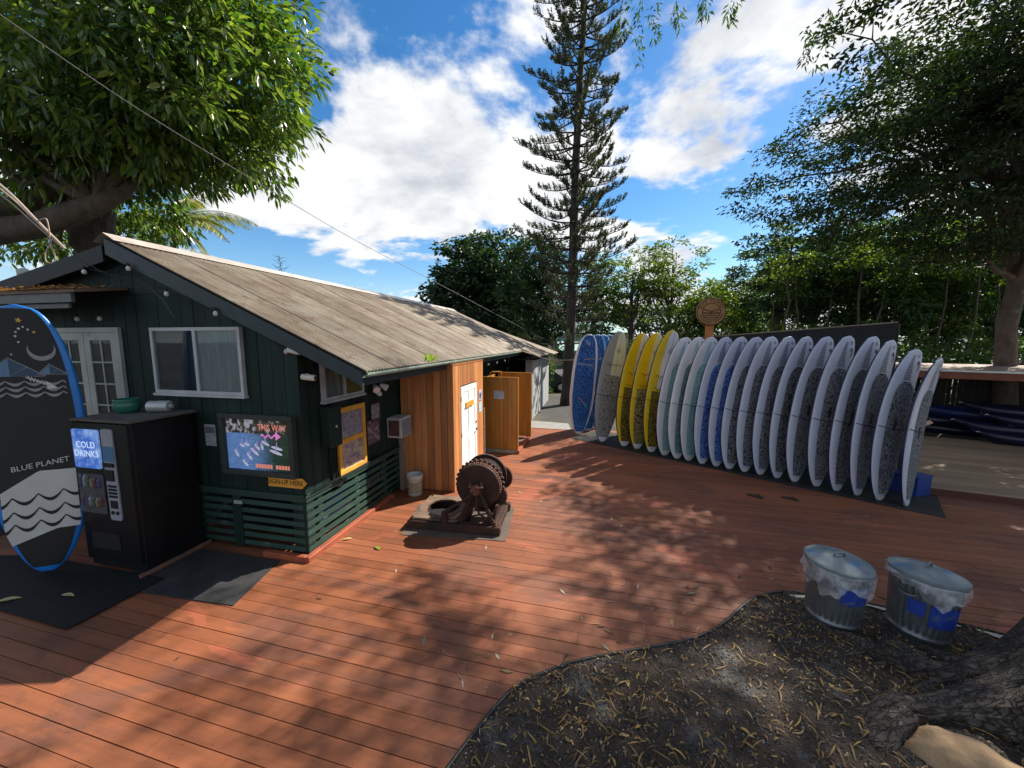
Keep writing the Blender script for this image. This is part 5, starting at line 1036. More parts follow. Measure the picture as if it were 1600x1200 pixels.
def bin_(px, py, label, tilt, rz, patches, lidtilt, skirt):
    p = G(px, py, .05); z0 = bed_z(p.x, p.y)-.01; t = thing('rubbish_bin', label, 'bin', (p.x, p.y, z0), 0, 'galvanised bins on the gravel bed'); t.rotation_euler = (tilt[0], tilt[1], rz)
    rad = lambda h: .222+.042*h/.66
    def wob(an, h): return 1+(.018*math.cos(30*an) if .13 < h < .56 else 0)
    hs = [0, .012, .05, .055, .07, .085, .09, .128, .135, .2, .3, .4, .5, .555, .562, .60, .605, .62, .635, .64, .66]; bulge = {.055: .006, .07: .009, .085: .006, .605: .006, .62: .009, .635: .006}
    MB().lathe([(0, .02)]+[(rad(h)+bulge.get(h, 0), h) for h in hs]+[(rad(.66)-.008, .66), (rad(.2)-.01, .1), (0, .06)], 180, wob=wob).build('body', m_steel, t, smooth=True)
    for (a0, a1, z0_, z1_) in patches:
        m = MB(); n = 16
        for i in range(n+1):
            a = R(a0+(a1-a0)*i/n); e = .007*math.sin(i*.9)+.004*math.sin(i*2.3)
            for j in range(5): h = z0_+e+(z1_-z0_+e*.4)*j/4; r_ = rad(h)*1.018+.003; m.v.append((r_*math.cos(a), r_*math.sin(a), h))
        for i in range(n):
            for j in range(4): q = i*5+j; m.f.append((q, q+5, q+6, q+1)); m.m.append(0)
        m.build('blue_paint', m_bluepaint, t, smooth=True)
    lid = MB().lathe([(.285, -.03), (.29, -.028), (.29, 0), (.28, .008), (.25, .012), (.2, .03), (.1, .048), (0, .052)], 40).build('lid', m_lid, t, loc=(0, 0, .672), rot=lidtilt, smooth=False); smooth_angle(lid)
    MB().tube([(-.055, 0, .045), (-.05, 0, .075), (-.03, 0, .088), (.03, 0, .088), (.05, 0, .075), (.055, 0, .045)], .011, 6).build('handle', m_steel, lid)
    for s_ in (-1, 1): MB().tube([(s_*.262, -.06, .50), (s_*.30, -.05, .49), (s_*.305, 0, .485), (s_*.30, .05, .49), (s_*.262, .06, .50)], .007, 6).build('side_handle', m_steel, t)
    m = MB(); n = 64; rows = 7; sr = random.Random(int(px))
    for i in range(n):
        a = 2*math.pi*i/n; depth = skirt(a)*(1+.15*math.sin(5*a+1)+.12*math.sin(11*a))
        for j in range(rows): f = j/(rows-1); rr = .286+.010*math.sin(7*a+j)+.020*math.sin(13*a+2*j)*f+.02*f*(1-f)*4-(.02*f); m.v.append((rr*math.cos(a), rr*math.sin(a), .650-depth*f))
    for i in range(n):
        for j in range(rows-1): k = (i+1) % n; m.f.append((i*rows+j, k*rows+j, k*rows+j+1, i*rows+j+1)); m.m.append(0)
    m.build('bag_liner', m_bag, t, smooth=True); return t
bin_(1299, 965, 'dented galvanised bin with clear bag skirt and one blue painted block', (0, R(1), 0), 0, [(-122, -62, .33, .52)], (R(2), R(2), 0), lambda a: .12+.15*max(0, math.cos(a+R(40)))**2+.14*max(0, math.cos(a-R(200)))**2)
bin_(1431, 984, 'galvanised bin with smeared blue paint and closed tilted lid', (R(1), R(3), 0), .3, [(-178, -150, .30, .45), (-142, -80, .22, .44)], (R(-3), R(3), 0), lambda a: .07+.14*max(0, math.cos(a+R(120)))**3)

# ------------------------------------------------------------------ kayak platform and shelter
KA = -R(25); k0 = G(1432, 770); kp = thing('kayak_platform', None, None, (k0.x, k0.y, 0), KA); tag(kp, kind='structure')
m_tan = MAT('tan_deck_board', (.30, .20, .12), (.22, .145, .085), 5, .75, stretch=(.15, 1, 1), bumps=.25, vary=.18)
for k in range(34): MB().cbox(-.6+.012*k, 12, .03+k*.16, .03+k*.16+.152, .09, .13, .003).build('plank', m_tan, kp)
MB().box(-.62, 12, -.01, .028, -.06, .128).build('fascia', MAT('dark_red_fascia', (.10, .028, .02), None, 5, .6), kp); MB().box(-.6, 12, .03, 5.4, -.08, .085).build('bearers', m_dark, kp)
ks = thing('kayak_shelter', 'low open shelter with white edged roof and slatted back fence', 'shelter', (0, 0, 0)); r0, r1 = D(1425, 578, 10.6), D(1640, 585, 9.2); d = (r1-r0); d.z = 0; d.normalize(); bk_ = Vector((-d.y, d.x, 0)); zr = r0.z
def slab(p, q, depth, z0, z1): m = MB(); P = [p, q, q+bk_*depth, p+bk_*depth]; return m.prism([(a.x, a.y) for a in P], z0, z1)
slab(r0-d*.3, r1+d*4, 4.2, zr-.02, zr+.03).build('roof', MAT('white_roof_edge', (.26, .17, .12), (.18, .12, .09), 4, .7), ks); slab(r0-d*.3-bk_*.03, r1+d*4-bk_*.03, .028, zr-.01, zr+.034).build('roof_edge', m_white, ks); slab(r0-d*.25, r1+d*4, .06, zr-.20, zr-.025).build('fascia', MAT('brown_fascia', (.22, .06, .025), (.15, .045, .02), 5, .6), ks)
for k in range(4): p = r0+d*(.1+k*2.6)+bk_*3.9; MB().tube([(p.x, p.y, .1), (p.x, p.y, zr)], .06, 6).build('post', m_black, ks)
rs2 = random.Random(2)
for k in range(60): p = r0+bk_*4.0+d*(-.2+k*.125); w = rs2.choice((.098, .116, .118, .12)); MB().tube([(p.x, p.y, .05), (p.x, p.y, zr-.25)], w*.66, 4).build('slat', MAT('dark_fence_slat', (.02, .016, .014), (.032, .026, .022), 6, .8) if k == 0 else bpy.data.materials['dark_fence_slat'], ks)
def kayak(loc, rz, mat, label, L=2.9, group='inflatable kayaks stacked on the platform', pitch=0.0):
    o = thing('inflatable_kayak', label, 'kayak', loc, rz, group); n = 18
    for sd_ in (-1, 1):
        pts = []; rad = []
        for i in range(n+1): t = i/n*2-1; pts.append((L/2*t, sd_*.24*(1-abs(t)**3.2), .13+.16*abs(t)**4)); rad.append(.165*(1-.72*abs(t)**5))
        MB().tube(pts, rad, 10).build('side_tube', mat, o, smooth=True)
    m = MB(); m.box(-L*.4, L*.4, -.2, .2, .02, .09); m.build('floor', mat, o); MB().cbox(-.25, .12, -.16, .16, .10, .30, .04).build('seat', mat, o)
    for e in (-1, 1): MB().tube([(e*L/2, 0, .27), (e*(L/2+.06), 0, .31), (e*(L/2+.10), 0, .28)], .014, 6).build('grab_handle', m_frame, o)
    return o
m_kn = MAT('navy_vinyl', (.006, .008, .03), (.009, .013, .042), 5, .3); m_kb = MAT('blue_vinyl', (.010, .022, .11), (.014, .03, .15), 5, .35)
b1 = G(1560, 692, .14); b2 = G(1478, 676, .14)
for k in range(4): kayak((b1.x+.9+(.1, -.25, .2, -.1)[k], b1.y-.3+(0, .1, -.12, .05)[k], .135+.25*k), KA+R((8, -9, 5, -14)[k]), m_kn, ('navy inflatable kayak at the bottom of the tall stack', 'navy inflatable kayak second from the bottom of the tall stack', 'navy inflatable kayak third from the bottom of the tall stack', 'navy inflatable kayak on top of the tall stack')[k])
for k in range(3): kayak((b2.x+.2+.2*k, b2.y+.1-.1*k, .135+.25*k), KA+R((-14, 6, -24)[k]), m_kb if k == 2 else m_kn, ('navy inflatable kayak at the bottom of the shorter stack', 'navy inflatable kayak in the middle of the shorter stack', 'blue inflatable kayak on top of the shorter stack')[k], 2.5)
for k in range(2): p = G(1592, 712+k*0, .14); kayak((p.x+1.2, p.y-1.1, .135+.235*k), KA+R(20+8*k), m_kn, ('navy inflatable kayak lying in front of the tall stack', 'navy inflatable kayak resting on the one in front of the tall stack')[k], 2.7)
cp = G(1424, 775); o = thing('blue_crate', 'blue plastic crate behind the last paddle board', 'crate', (cp.x+.15, cp.y+.2, .012), .3); m = MB(); m.box(-.2, .2, -.2, .2, 0, .02)
for q in ((-.22, .22, -.22, -.2), (-.22, .22, .2, .22), (-.22, -.2, -.2, .2), (.2, .22, -.2, .2)): m.box(*q, 0.0, .36)
m.build('box', MAT('blue_plastic', (.012, .045, .24), None, 5, .4), o); MB().box(-.235, .235, -.235, .235, .361, .38).build('lid', bpy.data.materials['blue_plastic'], o)
# ------------------------------------------------------------------ foliage tools
def leaf_mesh(name, P, Dr, L, Wd, mat, parent=None, fold=.25, rng=RNG):
    n = len(P); Dr = Dr/np.linalg.norm(Dr, axis=1, keepdims=True); up = rng.normal(0, 1, (n, 3)); up[:, 2] += .9
    S = np.cross(Dr, up); S /= np.linalg.norm(S, axis=1, keepdims=True)+1e-9; N_ = np.cross(S, Dr); L = np.broadcast_to(L, n)[:, None]; Wd = np.broadcast_to(Wd, n)[:, None]
    a = P; b = P+Dr*L*.45+S*Wd/2+N_*Wd*fold; c = P+Dr*L-np.array([0, 0, 1])*L*.12; d = P+Dr*L*.45-S*Wd/2+N_*Wd*fold
    V = np.stack([a, b, c, d], 1).reshape(-1, 3); k = 4*np.arange(n)[:, None]; F = np.concatenate([k+np.array([[0, 1, 2]]), k+np.array([[0, 2, 3]])], 0)
    me = bpy.data.meshes.new(name); from_np(me, V, F); me.materials.append(mat); o = bpy.data.objects.new(name, me); COL.objects.link(o); o.parent = parent; return o
def lance_mesh(name, P, Dr, L, Wd, mat, parent, rng):          # long pointed leaf with a folded midrib
    n = len(P); Dr = Dr/np.linalg.norm(Dr, axis=1, keepdims=True); up = rng.normal(0, .8, (n, 3)); up[:, 2] += .9; S = np.cross(Dr, up); S /= np.linalg.norm(S, axis=1, keepdims=True)+1e-9; N_ = np.cross(S, Dr); L = L[:, None]; W_ = Wd[:, None]/2; dn = np.array([0, 0, -1.0])
    pt = lambda t, s, w: P+Dr*L*t+S*W_*s*w+N_*W_*.35*abs(s)*w+dn*L*.22*t*t
    V = np.stack([pt(0, 0, 0), pt(.28, 1, .9), pt(.68, 1, .85), pt(1, 0, 0), pt(.68, -1, .85), pt(.28, -1, .9)], 1).reshape(-1, 3); k = 6*np.arange(n)[:, None]
    F = np.concatenate([k+np.array([[0, 1, 2, 3]]), k+np.array([[0, 3, 4, 5]])], 0); me = bpy.data.meshes.new(name); from_np(me, V, F); me.materials.append(mat); o = bpy.data.objects.new(name, me); COL.objects.link(o); o.parent = parent; return o
def clumps(center, radii, n, shell=.55, rng=RNG, keep=None, zmin=None):
    out = []
    while len(out) < n:
        d = rng.normal(0, 1, 3); d /= np.linalg.norm(d); r = rng.random()**shell; p = np.array(center)+d*r*np.array(radii)*(1+.10*math.sin(5*d[0]+3*d[1]+center[0])+.08*math.sin(9*d[2]+4*d[0]))
        if zmin is not None and p[2] < zmin: continue
        if keep is None or keep(p): out.append(p)
    return np.array(out)
def leaves_in(C, per, cr, flat=.6, droop=-.25, out_from=None, outw=.5, rng=RNG):
    n = len(C)*per; base = np.repeat(C, per, 0); sc = np.repeat(rng.uniform(.65, 1.35, len(C)), per)[:, None]
    off = rng.normal(0, 1, (n, 3)); off /= np.linalg.norm(off, axis=1, keepdims=True); off *= (rng.random((n, 1))**.45)*cr*sc; off[:, 2] *= flat
    Dr = rng.normal(0, 1, (n, 3))*np.array([1, 1, .5])+off/cr*1.0; Dr[:, 2] += droop
    if out_from is not None: o = base-np.array(out_from); o /= np.linalg.norm(o, axis=1, keepdims=True)+1e-9; Dr += o*outw
    return base+off, Dr
def limb(p, q, r0, r1, n=6, sag=.0, wob=.12, rng=random):
    p, q = Vector(p), Vector(q); L = (q-p).length; pts = []; rad = []
    for i in range(n+1):
        t = i/n; w = Vector((rng.uniform(-1, 1), rng.uniform(-1, 1), rng.uniform(-1, 1)))*wob*L*.12*math.sin(math.pi*t); pts.append(p.lerp(q, t)+w+Vector((0, 0, sag*L*math.sin(math.pi*t)))); rad.append(r0+(r1-r0)*t**.8)
    return pts, rad
m_bark = MAT('grey_brown_bark', (.075, .055, .042), (.13, .10, .078), 5, .9, stretch=(1, 1, .5), bumps=1.0, bscale=9, bdist=.03, dirt=((.17, .16, .14), 3, .62)); m_barkd = MAT('dark_bark', (.030, .024, .021), (.055, .044, .037), 6, .9, stretch=(1, 1, .4), bumps=.7, bscale=14)
def tree(name, label, base, ctr, rad, mat, nclump, per, cr, L, Wd, trunk_r=.2, limbs=9, group='trees behind the deck', keep=None, shell=.55, flat=.6, bark=None, droop=-.25, lean=(0, 0), zmin=None, seed=1, outw=.5):
    rng = np.random.default_rng(seed); rr = random.Random(seed); t = thing(name, label, 'tree', base, 0, group); B = np.array(base); C = clumps(np.array(ctr)-B, rad, nclump, shell, rng, (lambda p: keep(p+B)) if keep else None, zmin)
    P, Dr = leaves_in(C, per, cr, flat, droop, np.array(ctr)-B, outw, rng); leaf_mesh('crown', P, Dr, rng.uniform(.7, 1.25, len(P))*L, rng.uniform(.75, 1.2, len(P))*Wd, mat, t, rng=rng)
    top = Vector(np.array(ctr)-B)+Vector((lean[0], lean[1], rad[2]*.25)); mb = MB(); pts, rd = limb((0, 0, -.3), top, trunk_r, trunk_r*.35, 9, 0, .12, rr); rd[0] *= 1.35; mb.tube(pts, rd, 10, jit=.12); mb.build('trunk', bark or m_bark, t, smooth=True)
    mb = MB(); sel = rng.choice(len(C), min(limbs, len(C)), replace=False)
    for k in sel:
        j = rr.randint(4, 8); a = pts[j]; q = Vector(C[k]); p2, r2 = limb(a, q, rd[j]*.55, .012, 7, .06, .45, rr); mb.tube(p2, r2, 6)
        for e in range(2): a2 = p2[rr.randint(3, 6)]; q2 = a2+Vector((rr.uniform(-1, 1), rr.uniform(-1, 1), rr.uniform(-.1, .8)))*cr*2.2; mb.tube(*limb(a2, q2, .02, .006, 4, 0, 1, rr), 5)
    mb.build('branches', bark or m_bark, t, smooth=True); return t
lf_mango = LEAF('mango_leaf', [(.020, .050, .012), (.038, .088, .016), (.065, .13, .02), (.10, .17, .028), (.20, .24, .06), (.14, .20, .04), (.05, .10, .02)], .45, .23, 1.0)
lf_dark = LEAF('dark_evergreen_leaf', [(.012, .030, .012), (.020, .048, .018), (.032, .066, .024), (.05, .09, .03)], .25, .45)
lf_mid = LEAF('mid_green_leaf', [(.022, .050, .014), (.035, .075, .018), (.055, .105, .024), (.085, .14, .03)], .38, .5)
lf_lime = LEAF('lime_leaf', [(.04, .075, .016), (.07, .115, .02), (.11, .16, .025), (.16, .19, .035)], .45, .5)  # lighter yellow-green leaf colours
lf_cool = LEAF('cool_green_leaf', [(.014, .036, .020), (.024, .054, .028), (.036, .075, .034), (.06, .10, .045)], .35, .5)
lf_can = LEAF('canopy_leaf', [(.008, .018, .007), (.015, .032, .010), (.025, .048, .013), (.05, .08, .02)], .32, .55)
lf_pine = LEAF('pine_foliage', [(.034, .050, .032), (.055, .075, .045), (.08, .10, .06), (.115, .13, .08)], .15, .6)

# mango tree reaching over the hut
mg = thing('mango_tree', 'large mango tree with dense drooping leaves over the hut', 'tree', (-10.8, 10.0, 0)); B = np.array((-10.8, 10.0, 0)); rng = np.random.default_rng(21); rr = random.Random(21)
ell = [((-8.9, 8.3, 9.2), (4.4, 3.2, 2.9), 480), ((-6.3, 8.0, 7.95), (2.0, 2.2, 1.7), 210), ((-6.1, 8.2, 9.8), (1.9, 2.2, 2.3), 190), ((-11.8, 8.6, 8.4), (3.2, 2.8, 2.8), 220), ((-8.9, 8.6, 7.3), (3.0, 2.4, .9), 210), ((-12.8, 11.5, 6.5), (3.4, 1.0, 1.4), 150), ((-8.8, 9.5, 9.0), (4.0, 2.0, 2.4), 160)]
C = np.concatenate([clumps(np.array(c)-B, r, n, .32, rng, keep=lambda p: not (p[0]+B[0] < -7.6 and p[2] < 5.9 and p[1]+B[1] < 10.6)) for c, r, n in ell]); per = 30
n = len(C)*per; off = rng.normal(0, 1, (n, 3)); off /= np.linalg.norm(off, axis=1, keepdims=True); off *= rng.random((n, 1))**.6*.34; base_ = np.repeat(C, per, 0)
rad_ = off.copy(); rad_[:, 2] *= .3; Dr = off*3.4+rng.normal(0, .22, (n, 3)); Dr[:, 2] -= .30; o_ = base_-(np.array((-8.2, 8.3, 8.4))-B); o_ /= np.linalg.norm(o_, axis=1, keepdims=True); Dr += o_*.45
lance_mesh('crown', base_+off, Dr, rng.uniform(.13, .27, n)*rng.uniform(.8, 1.1, n), rng.uniform(.045, .085, n), lf_mango, mg, rng)
mb = MB(); tp, tr = limb((0, 0, -.3), (.6, -.4, 6.2), .55, .40, 8, 0, .5, rr); mb.tube(tp, tr, 14, jit=.08); mb.build('trunk', m_bark, mg, smooth=True)
mb = MB(); a_ = D(-120, 372, 8.6); b__ = D(60, 352, 8.3); c__ = D(150, 320, 8.2); d__ = D(230, 270, 8.2)
mb.tube([Vector(p)-Vector(B) for p in (a_, D(-30, 366, 8.4), b__, c__, D(195, 300, 8.3), D(225, 270, 8.6))], [.30, .27, .24, .20, .12, .04], 12, jit=.10); mb.tube([Vector(p)-Vector(B) for p in (D(-60, 330, 8.6), D(40, 320, 8.5), D(100, 285, 8.4), D(150, 230, 8.4))], [.22, .18, .13, .05], 10, jit=.1)
for k in rng.choice(len(C), 26, replace=False): mb.tube(*limb(tp[-1] if rr.random() < .5 else Vector(c__)-Vector(B), C[k], .10, .012, 7, .05, 1.0, rr), 6)
mb.build('branches', m_bark, mg, smooth=True)

# broad tree on the right, its canopy over the deck
_kr = np.random.default_rng(17)
def keep_r(p):                       # lacy, layered sprays; cut and thinned to let sun onto shed and deck
    return (math.sin(p[2]*3.4+p[0]*.5+.8*math.sin(p[1]*.7))+.55*math.sin(p[0]*1.5+p[1]*1.9)) > -.62 and (p[0]-p[2]*.855 > 3.9 or _kr.random() < .42) and not (p[0]-p[2]*.855 < 1.0 and p[1]-p[2]*.583 > 4.4)
tree('canopy_tree', 'tall broad tree with lacy dark canopy and bare straight trunk', (16.0, 12.0, 0), (13.6, 11.4, 10.0), (7.6, 6.2, 5.0), lf_can, 1120, 84, .66, .165, .07, .30, 46, keep=keep_r, shell=.48, flat=.35, zmin=5.2, seed=5, droop=-.15, lean=(1.2, .3), group=None)
# leaning root-flared tree standing beside the camera
rt = thing('root_tree', 'large tree with thick spreading surface roots in the gravel bed', 'tree', (6.45, 2.5, 0)); RB = Vector((6.45, 2.5, 0)); rr = random.Random(31)
def root_bark():
    m, nt, b, out = nodes('fissured_root_bark'); n1 = noise(nt, 9, 6, .65, 'World'); vo = nt.nodes.new('ShaderNodeTexVoronoi'); vo.feature = 'DISTANCE_TO_EDGE'; vo.inputs['Scale'].default_value = 15; g_ = nt.nodes.new('ShaderNodeNewGeometry'); mp = nt.nodes.new('ShaderNodeMapping'); mp.inputs['Rotation'].default_value = (0, 0, R(20)); mp.inputs['Scale'].default_value = (.45, 1.5, 1.6); nw = noise(nt, 6, 4, .6, 'World'); ad = nt.nodes.new('ShaderNodeVectorMath'); nt.links.new(g_.outputs['Position'], mp.inputs[0]); nt.links.new(mp.outputs[0], ad.inputs[0]); sc_ = nt.nodes.new('ShaderNodeMath'); sc_.operation = 'MULTIPLY'; sc_.inputs[1].default_value = .25; nt.links.new(nw, sc_.inputs[0]); nt.links.new(sc_.outputs[0], ad.inputs[1]); nt.links.new(ad.outputs[0], vo.inputs['Vector'])
    c = ramp(nt, n1, [(.32, (.035, .026, .022)), (.55, (.075, .058, .048)), (.72, (.16, .15, .14))]); cr = ramp(nt, vo.outputs[0], [(0.0, .42), (.14, 1.0)]); nt.links.new(mixrgb(nt, 1.0, c, cr, 'MULTIPLY'), b.inputs['Base Color']); b.inputs['Roughness'].default_value = .85; bump(nt, b, cr, 1.0, .03); return m
m_root = root_bark() or MAT('ridged_root_bark', (.026, .019, .016), (.070, .054, .045), 9, .8, bumps=1.0, bscale=18, bdist=.05, stretch=(1, 1, 2), dirt=((.17, .165, .155), 7, .58))
def root(pts, rad, name='root'):
    P = catmull([Vector(p) for p in pts], 9); R_ = np.interp(np.linspace(0, 1, len(P)), np.linspace(0, 1, len(rad)), rad); mb = MB(); n = 26; b = 0
    mb.tube([p-RB for p in P], list(R_), n)
    out = []
    for i, v in enumerate(mb.v):                       # knotty ridges along the root
        k = i % n; j = i//n; c = P[min(j, len(P)-1)]-RB; r = Vector(v)-c; a = 2*math.pi*k/n; f = .92+.16*math.sin(2*a+.10*j)+.30*abs(math.sin(4.5*a+.05*j+.6*math.sin(.22*j)))**.7+.08*math.sin(13*a+.15*j)+.06*math.sin(.5*j+2*a); out.append(tuple(c+r*f))
    mb.v = out; return mb.build(name, m_root, rt, smooth=True)
g = lambda px, py, z: G(px, py, z)
root([g(1690, 985, .35), g(1600, 1035, .14), g(1530, 1062, .08), g(1455, 1052, .06), g(1390, 1030, .09), g(1335, 1003, .07), g(1290, 985, .03)], [.22, .14, .105, .085, .07, .055, .02])
root([g(1690, 1040, .3), g(1600, 1085, .12), g(1520, 1108, .09), g(1440, 1112, .07), g(1395, 1108, .10), g(1368, 1125, .06), g(1352, 1150, .02)], [.22, .15, .11, .08, .08, .06, .02])
root([g(1680, 960, .3), g(1610, 1005, .10), g(1550, 1032, .07), g(1490, 1038, .07), g(1440, 1015, .04), g(1400, 1000, .02)], [.18, .10, .075, .055, .04, .02]); root([g(1720, 1120, .4), g(1620, 1130, .2), g(1560, 1120, .14), g(1480, 1112, .08)], [.24, .16, .12, .05])
root([g(1408, 1118, .10), g(1385, 1142, .08), g(1378, 1172, .05), g(1385, 1200, .01)], [.085, .075, .055, .02]); root([g(1352, 1075, .02), g(1362, 1090, .045), g(1374, 1110, .04)], [.025, .04, .025])
for (a_, b_, c_) in (((1478, 1058), (1440, 1075), (1405, 1078)), ((1400, 1032), (1372, 1040), (1345, 1036)), ((1540, 1108), (1500, 1130), (1455, 1135)), ((1365, 1012), (1335, 1022), (1310, 1018)), ((1560, 1045), (1525, 1020), (1490, 1005))): root([g(*a_, .07), g(*b_, .045), g(*c_, .02)], [.045, .03, .012])
mb = MB(); mb.tube([(0, 0, -.2), (.0, .0, .5), (.05, -.03, 1.2), (.1, -.1, 3), (.0, -.3, 6), (-.4, -.5, 9.5)], [.80, .62, .54, .5, .46, .36], 20, jit=.06); mb.build('trunk', m_root, rt, smooth=True)
rng = np.random.default_rng(33); Cc = np.concatenate([clumps((-1.6, -1.0, 12.0), (6.0, 4.5, 2.0), 170, .6, rng), clumps((-6.5, -7.0, 10.5), (9.5, 6.0, 3.2), 380, .7, rng)]); P_, Dr_ = leaves_in(Cc, 60, .6, .4, -.3, None, 0, rng)  # second clump set: unseen crown added behind the camera to block sky light
Hc = []                                                    # sprays hanging into the top of the view
for (px, py, L_) in ((975, 8, .5), (1000, 5, .9), (1022, 10, .5), (1060, 6, .35), (1100, 0, .3), (1145, 4, .25), (1290, 20, .9), (1265, 48, .5)):
    q = D(px, py, 7.4); Hc += [np.array(q-RB)+np.array((rng.normal(0, .04), rng.normal(0, .05), -L_*k/7)) for k in range(8)]
Ph, Dh = leaves_in(np.array(Hc), 7, .10, .8, -1.4, None, 0, rng); leaf_mesh('crown', np.concatenate([P_, Ph]), np.concatenate([Dr_, Dh]), np.concatenate([rng.uniform(.16, .26, len(P_)), rng.uniform(.08, .14, len(Ph))]), np.concatenate([np.full(len(P_), .09), np.full(len(Ph), .03)]), lf_mid, rt, rng=rng)
mb = MB(); tip = Vector((-.4, -.5, 9.3))
for k in rng.choice(len(Cc), 22, replace=False): mb.tube(*limb(tip, Cc[k], .16, .012, 7, .06, 1.0, rr), 6)
for px, py in ((1000, -20), (1130, -25), (1290, -5)): mb.tube(*limb(tip+Vector((0, 0, .4)), D(px, py, 7.4)-RB, .09, .012, 8, .10, .5, rr), 6)
mb.build('branches', m_root, rt, smooth=True)
# boulder half buried by the roots
bp_ = G(1512, 1192, .05); rng = np.random.default_rng(3); mb = MB(); nu, nv = 28, 14
for j in range(nv+1):
    for i in range(nu):
        th = math.pi*j/nv; ph = 2*math.pi*i/nu; x, y, z = math.sin(th)*math.cos(ph), math.sin(th)*math.sin(ph), math.cos(th); f = 1+.10*math.sin(3*x+2*y+1)+.07*math.sin(6*y+4*z)+.04*math.sin(11*x+7*z); mb.v.append((.42*x*f, .22*y*f, .14*z*f+.0))
for j in range(nv):
    for i in range(nu): k = (i+1) % nu; mb.f.append((j*nu+i, (j+1)*nu+i, (j+1)*nu+k, j*nu+k)); mb.m.append(0)
tag(mb.build('boulder', MAT('tan_stone', (.36, .24, .13), (.24, .15, .085), 4, .85, bumps=.8, bscale=9, bdist=.03, dirt=((.12, .09, .07), 5, .56)), loc=(bp_.x, bp_.y-.03, .03), rotz=-.32, smooth=True), 'smooth tan boulder half buried below the thick roots', 'boulder')

# ------------------------------------------------------------------ column pine
pb = D(885, 600, 18); pn = thing('column_pine', 'very tall narrow pine with tiers of upswept branches', 'tree', (pb.x, pb.y, -.1)); PB = np.array((pb.x, pb.y, -.1)); rng = np.random.default_rng(9); rr = random.Random(9)
def ax(z): return np.array((.028*z+.05*math.sin(z*.4), .0, z))
mb = MB(); mb.tube([ax(z) for z in np.linspace(-.2, 25, 30)], [.34]+[.27-.22*(z/25) for z in np.linspace(.4, 25, 29)], 12, jit=.10); mb.build('trunk', m_barkd, pn, smooth=True)
mb = MB(); LP = []; LD = []; LL = []; z = 3.0; lev = 0
while z < 24.5:
    nb = 8 if z > 5 else 4; half = (2.6-(z-6)*.045) if z > 6 else 2.2; half = max(.5, half)*(1 if z < 21 else (25.2-z)/4.2)
    for k in range(nb):
        if rr.random() < .10: continue
        a = lev*1.13+k*2*math.pi/nb+rr.uniform(-.28, .28); L = half*rr.uniform(.42, 1.15); hd = np.array((math.cos(a), math.sin(a), 0)); pts = []; m_ = 8
        for i in range(m_+1): t = i/m_; pts.append(ax(z)+hd*L*t+np.array((0, 0, L*(-.06*math.sin(math.pi*t*.9)+.13*t**2.6)))+np.array((rr.uniform(-.02, .02), rr.uniform(-.02, .02), rr.uniform(-.02, .02)))*t)
        mb.tube(pts, [.045*(1-.8*i/m_) for i in range(m_+1)], 5)
        for j in range(int(9+L*8)):
            t = .22+.80*(rr.random()**.7); t = min(t, 1.0); q = pts[0]+0; i0 = min(int(t*m_), m_-1); q = pts[i0]+(pts[i0+1]-pts[i0])*(t*m_-i0); sd = rr.choice((-1, 1)); tw = np.array((-hd[1], hd[0], 0))*sd
            d = hd*rr.uniform(.2, .6)+tw*rr.uniform(.0, .4)+np.array((0, 0, rr.uniform(.6, 1.1))); d /= np.linalg.norm(d); bl = rr.uniform(.22, .46)*(1.1-.25*t)
            for e in range(18):
                f = e/18; LP.append(q+d*bl*f); s3 = rng.normal(0, .46, 3); LD.append(d+s3); LL.append(.15*(1-.3*f))
    z += rr.uniform(.46, .62) if z < 17 else rr.uniform(.5, .7); lev += 1
mb.build('branches', m_barkd, pn, smooth=True); leaf_mesh('crown', np.array(LP), np.array(LD), np.array(LL)*1.0, .034, lf_pine, pn, rng=rng)
# ------------------------------------------------------------------ trees behind
BG = 'trees behind the deck'
p = D(765, 560, 34); tree('round_tree', 'rounded dense dark tree behind the grey shed roof', (p.x+.4, 34, -.2), (p.x-.2, 34, 7.2), (5.0, 4.2, 5.0), lf_dark, 520, 46, .85, .42, .20, .5, 16, BG, seed=41, shell=.4)
p = D(850, 560, 27); tree('bushy_tree', 'bushy green tree behind the column pine', (p.x, 27, -.2), (p.x-.3, 27, 6.0), (2.9, 2.6, 4.4), lf_dark, 230, 44, .6, .32, .13, .3, 12, BG, seed=42, shell=.45)
p = D(925, 560, 28); tree('bushy_tree', 'loose olive green tree between the column pine and the lime trees', (p.x, 28, -.2), (p.x, 28, 5.9), (2.3, 2.2, 3.6), lf_mid, 120, 38, .55, .30, .12, .22, 14, BG, seed=43, shell=.5)
p = D(985, 560, 30); tree('open_tree', 'open lime green tree with visible forked limbs beside the yellow boards', (p.x, 30, -.2), (p.x, 30, 7.2), (2.6, 2.4, 2.9), lf_lime, 95, 34, .62, .30, .13, .26, 26, BG, seed=44, shell=.35, flat=.45)
p = D(1045, 560, 29); tree('open_tree', 'airy tall tree with flat topped crown beyond the teal boards', (p.x, 29, -.2), (p.x, 29, 8.0), (2.5, 2.2, 2.5), lf_lime, 85, 34, .60, .28, .12, .22, 24, BG, seed=45, shell=.35, flat=.40)
p = D(1095, 560, 27); tree('lime_tree', 'bright lime green low tree behind the round sign', (p.x, 27, -.2), (p.x, 27, 4.8), (2.9, 2.2, 2.5), lf_lime, 150, 40, .55, .28, .12, .2, 14, BG, seed=46)
p = D(1155, 560, 30); tree('lime_tree', 'mid green tree with rounded top right behind the round sign post', (p.x, 30, -.2), (p.x, 30, 5.6), (2.8, 2.4, 3.0), lf_mid, 150, 42, .6, .3, .12, .22, 14, BG, seed=47)
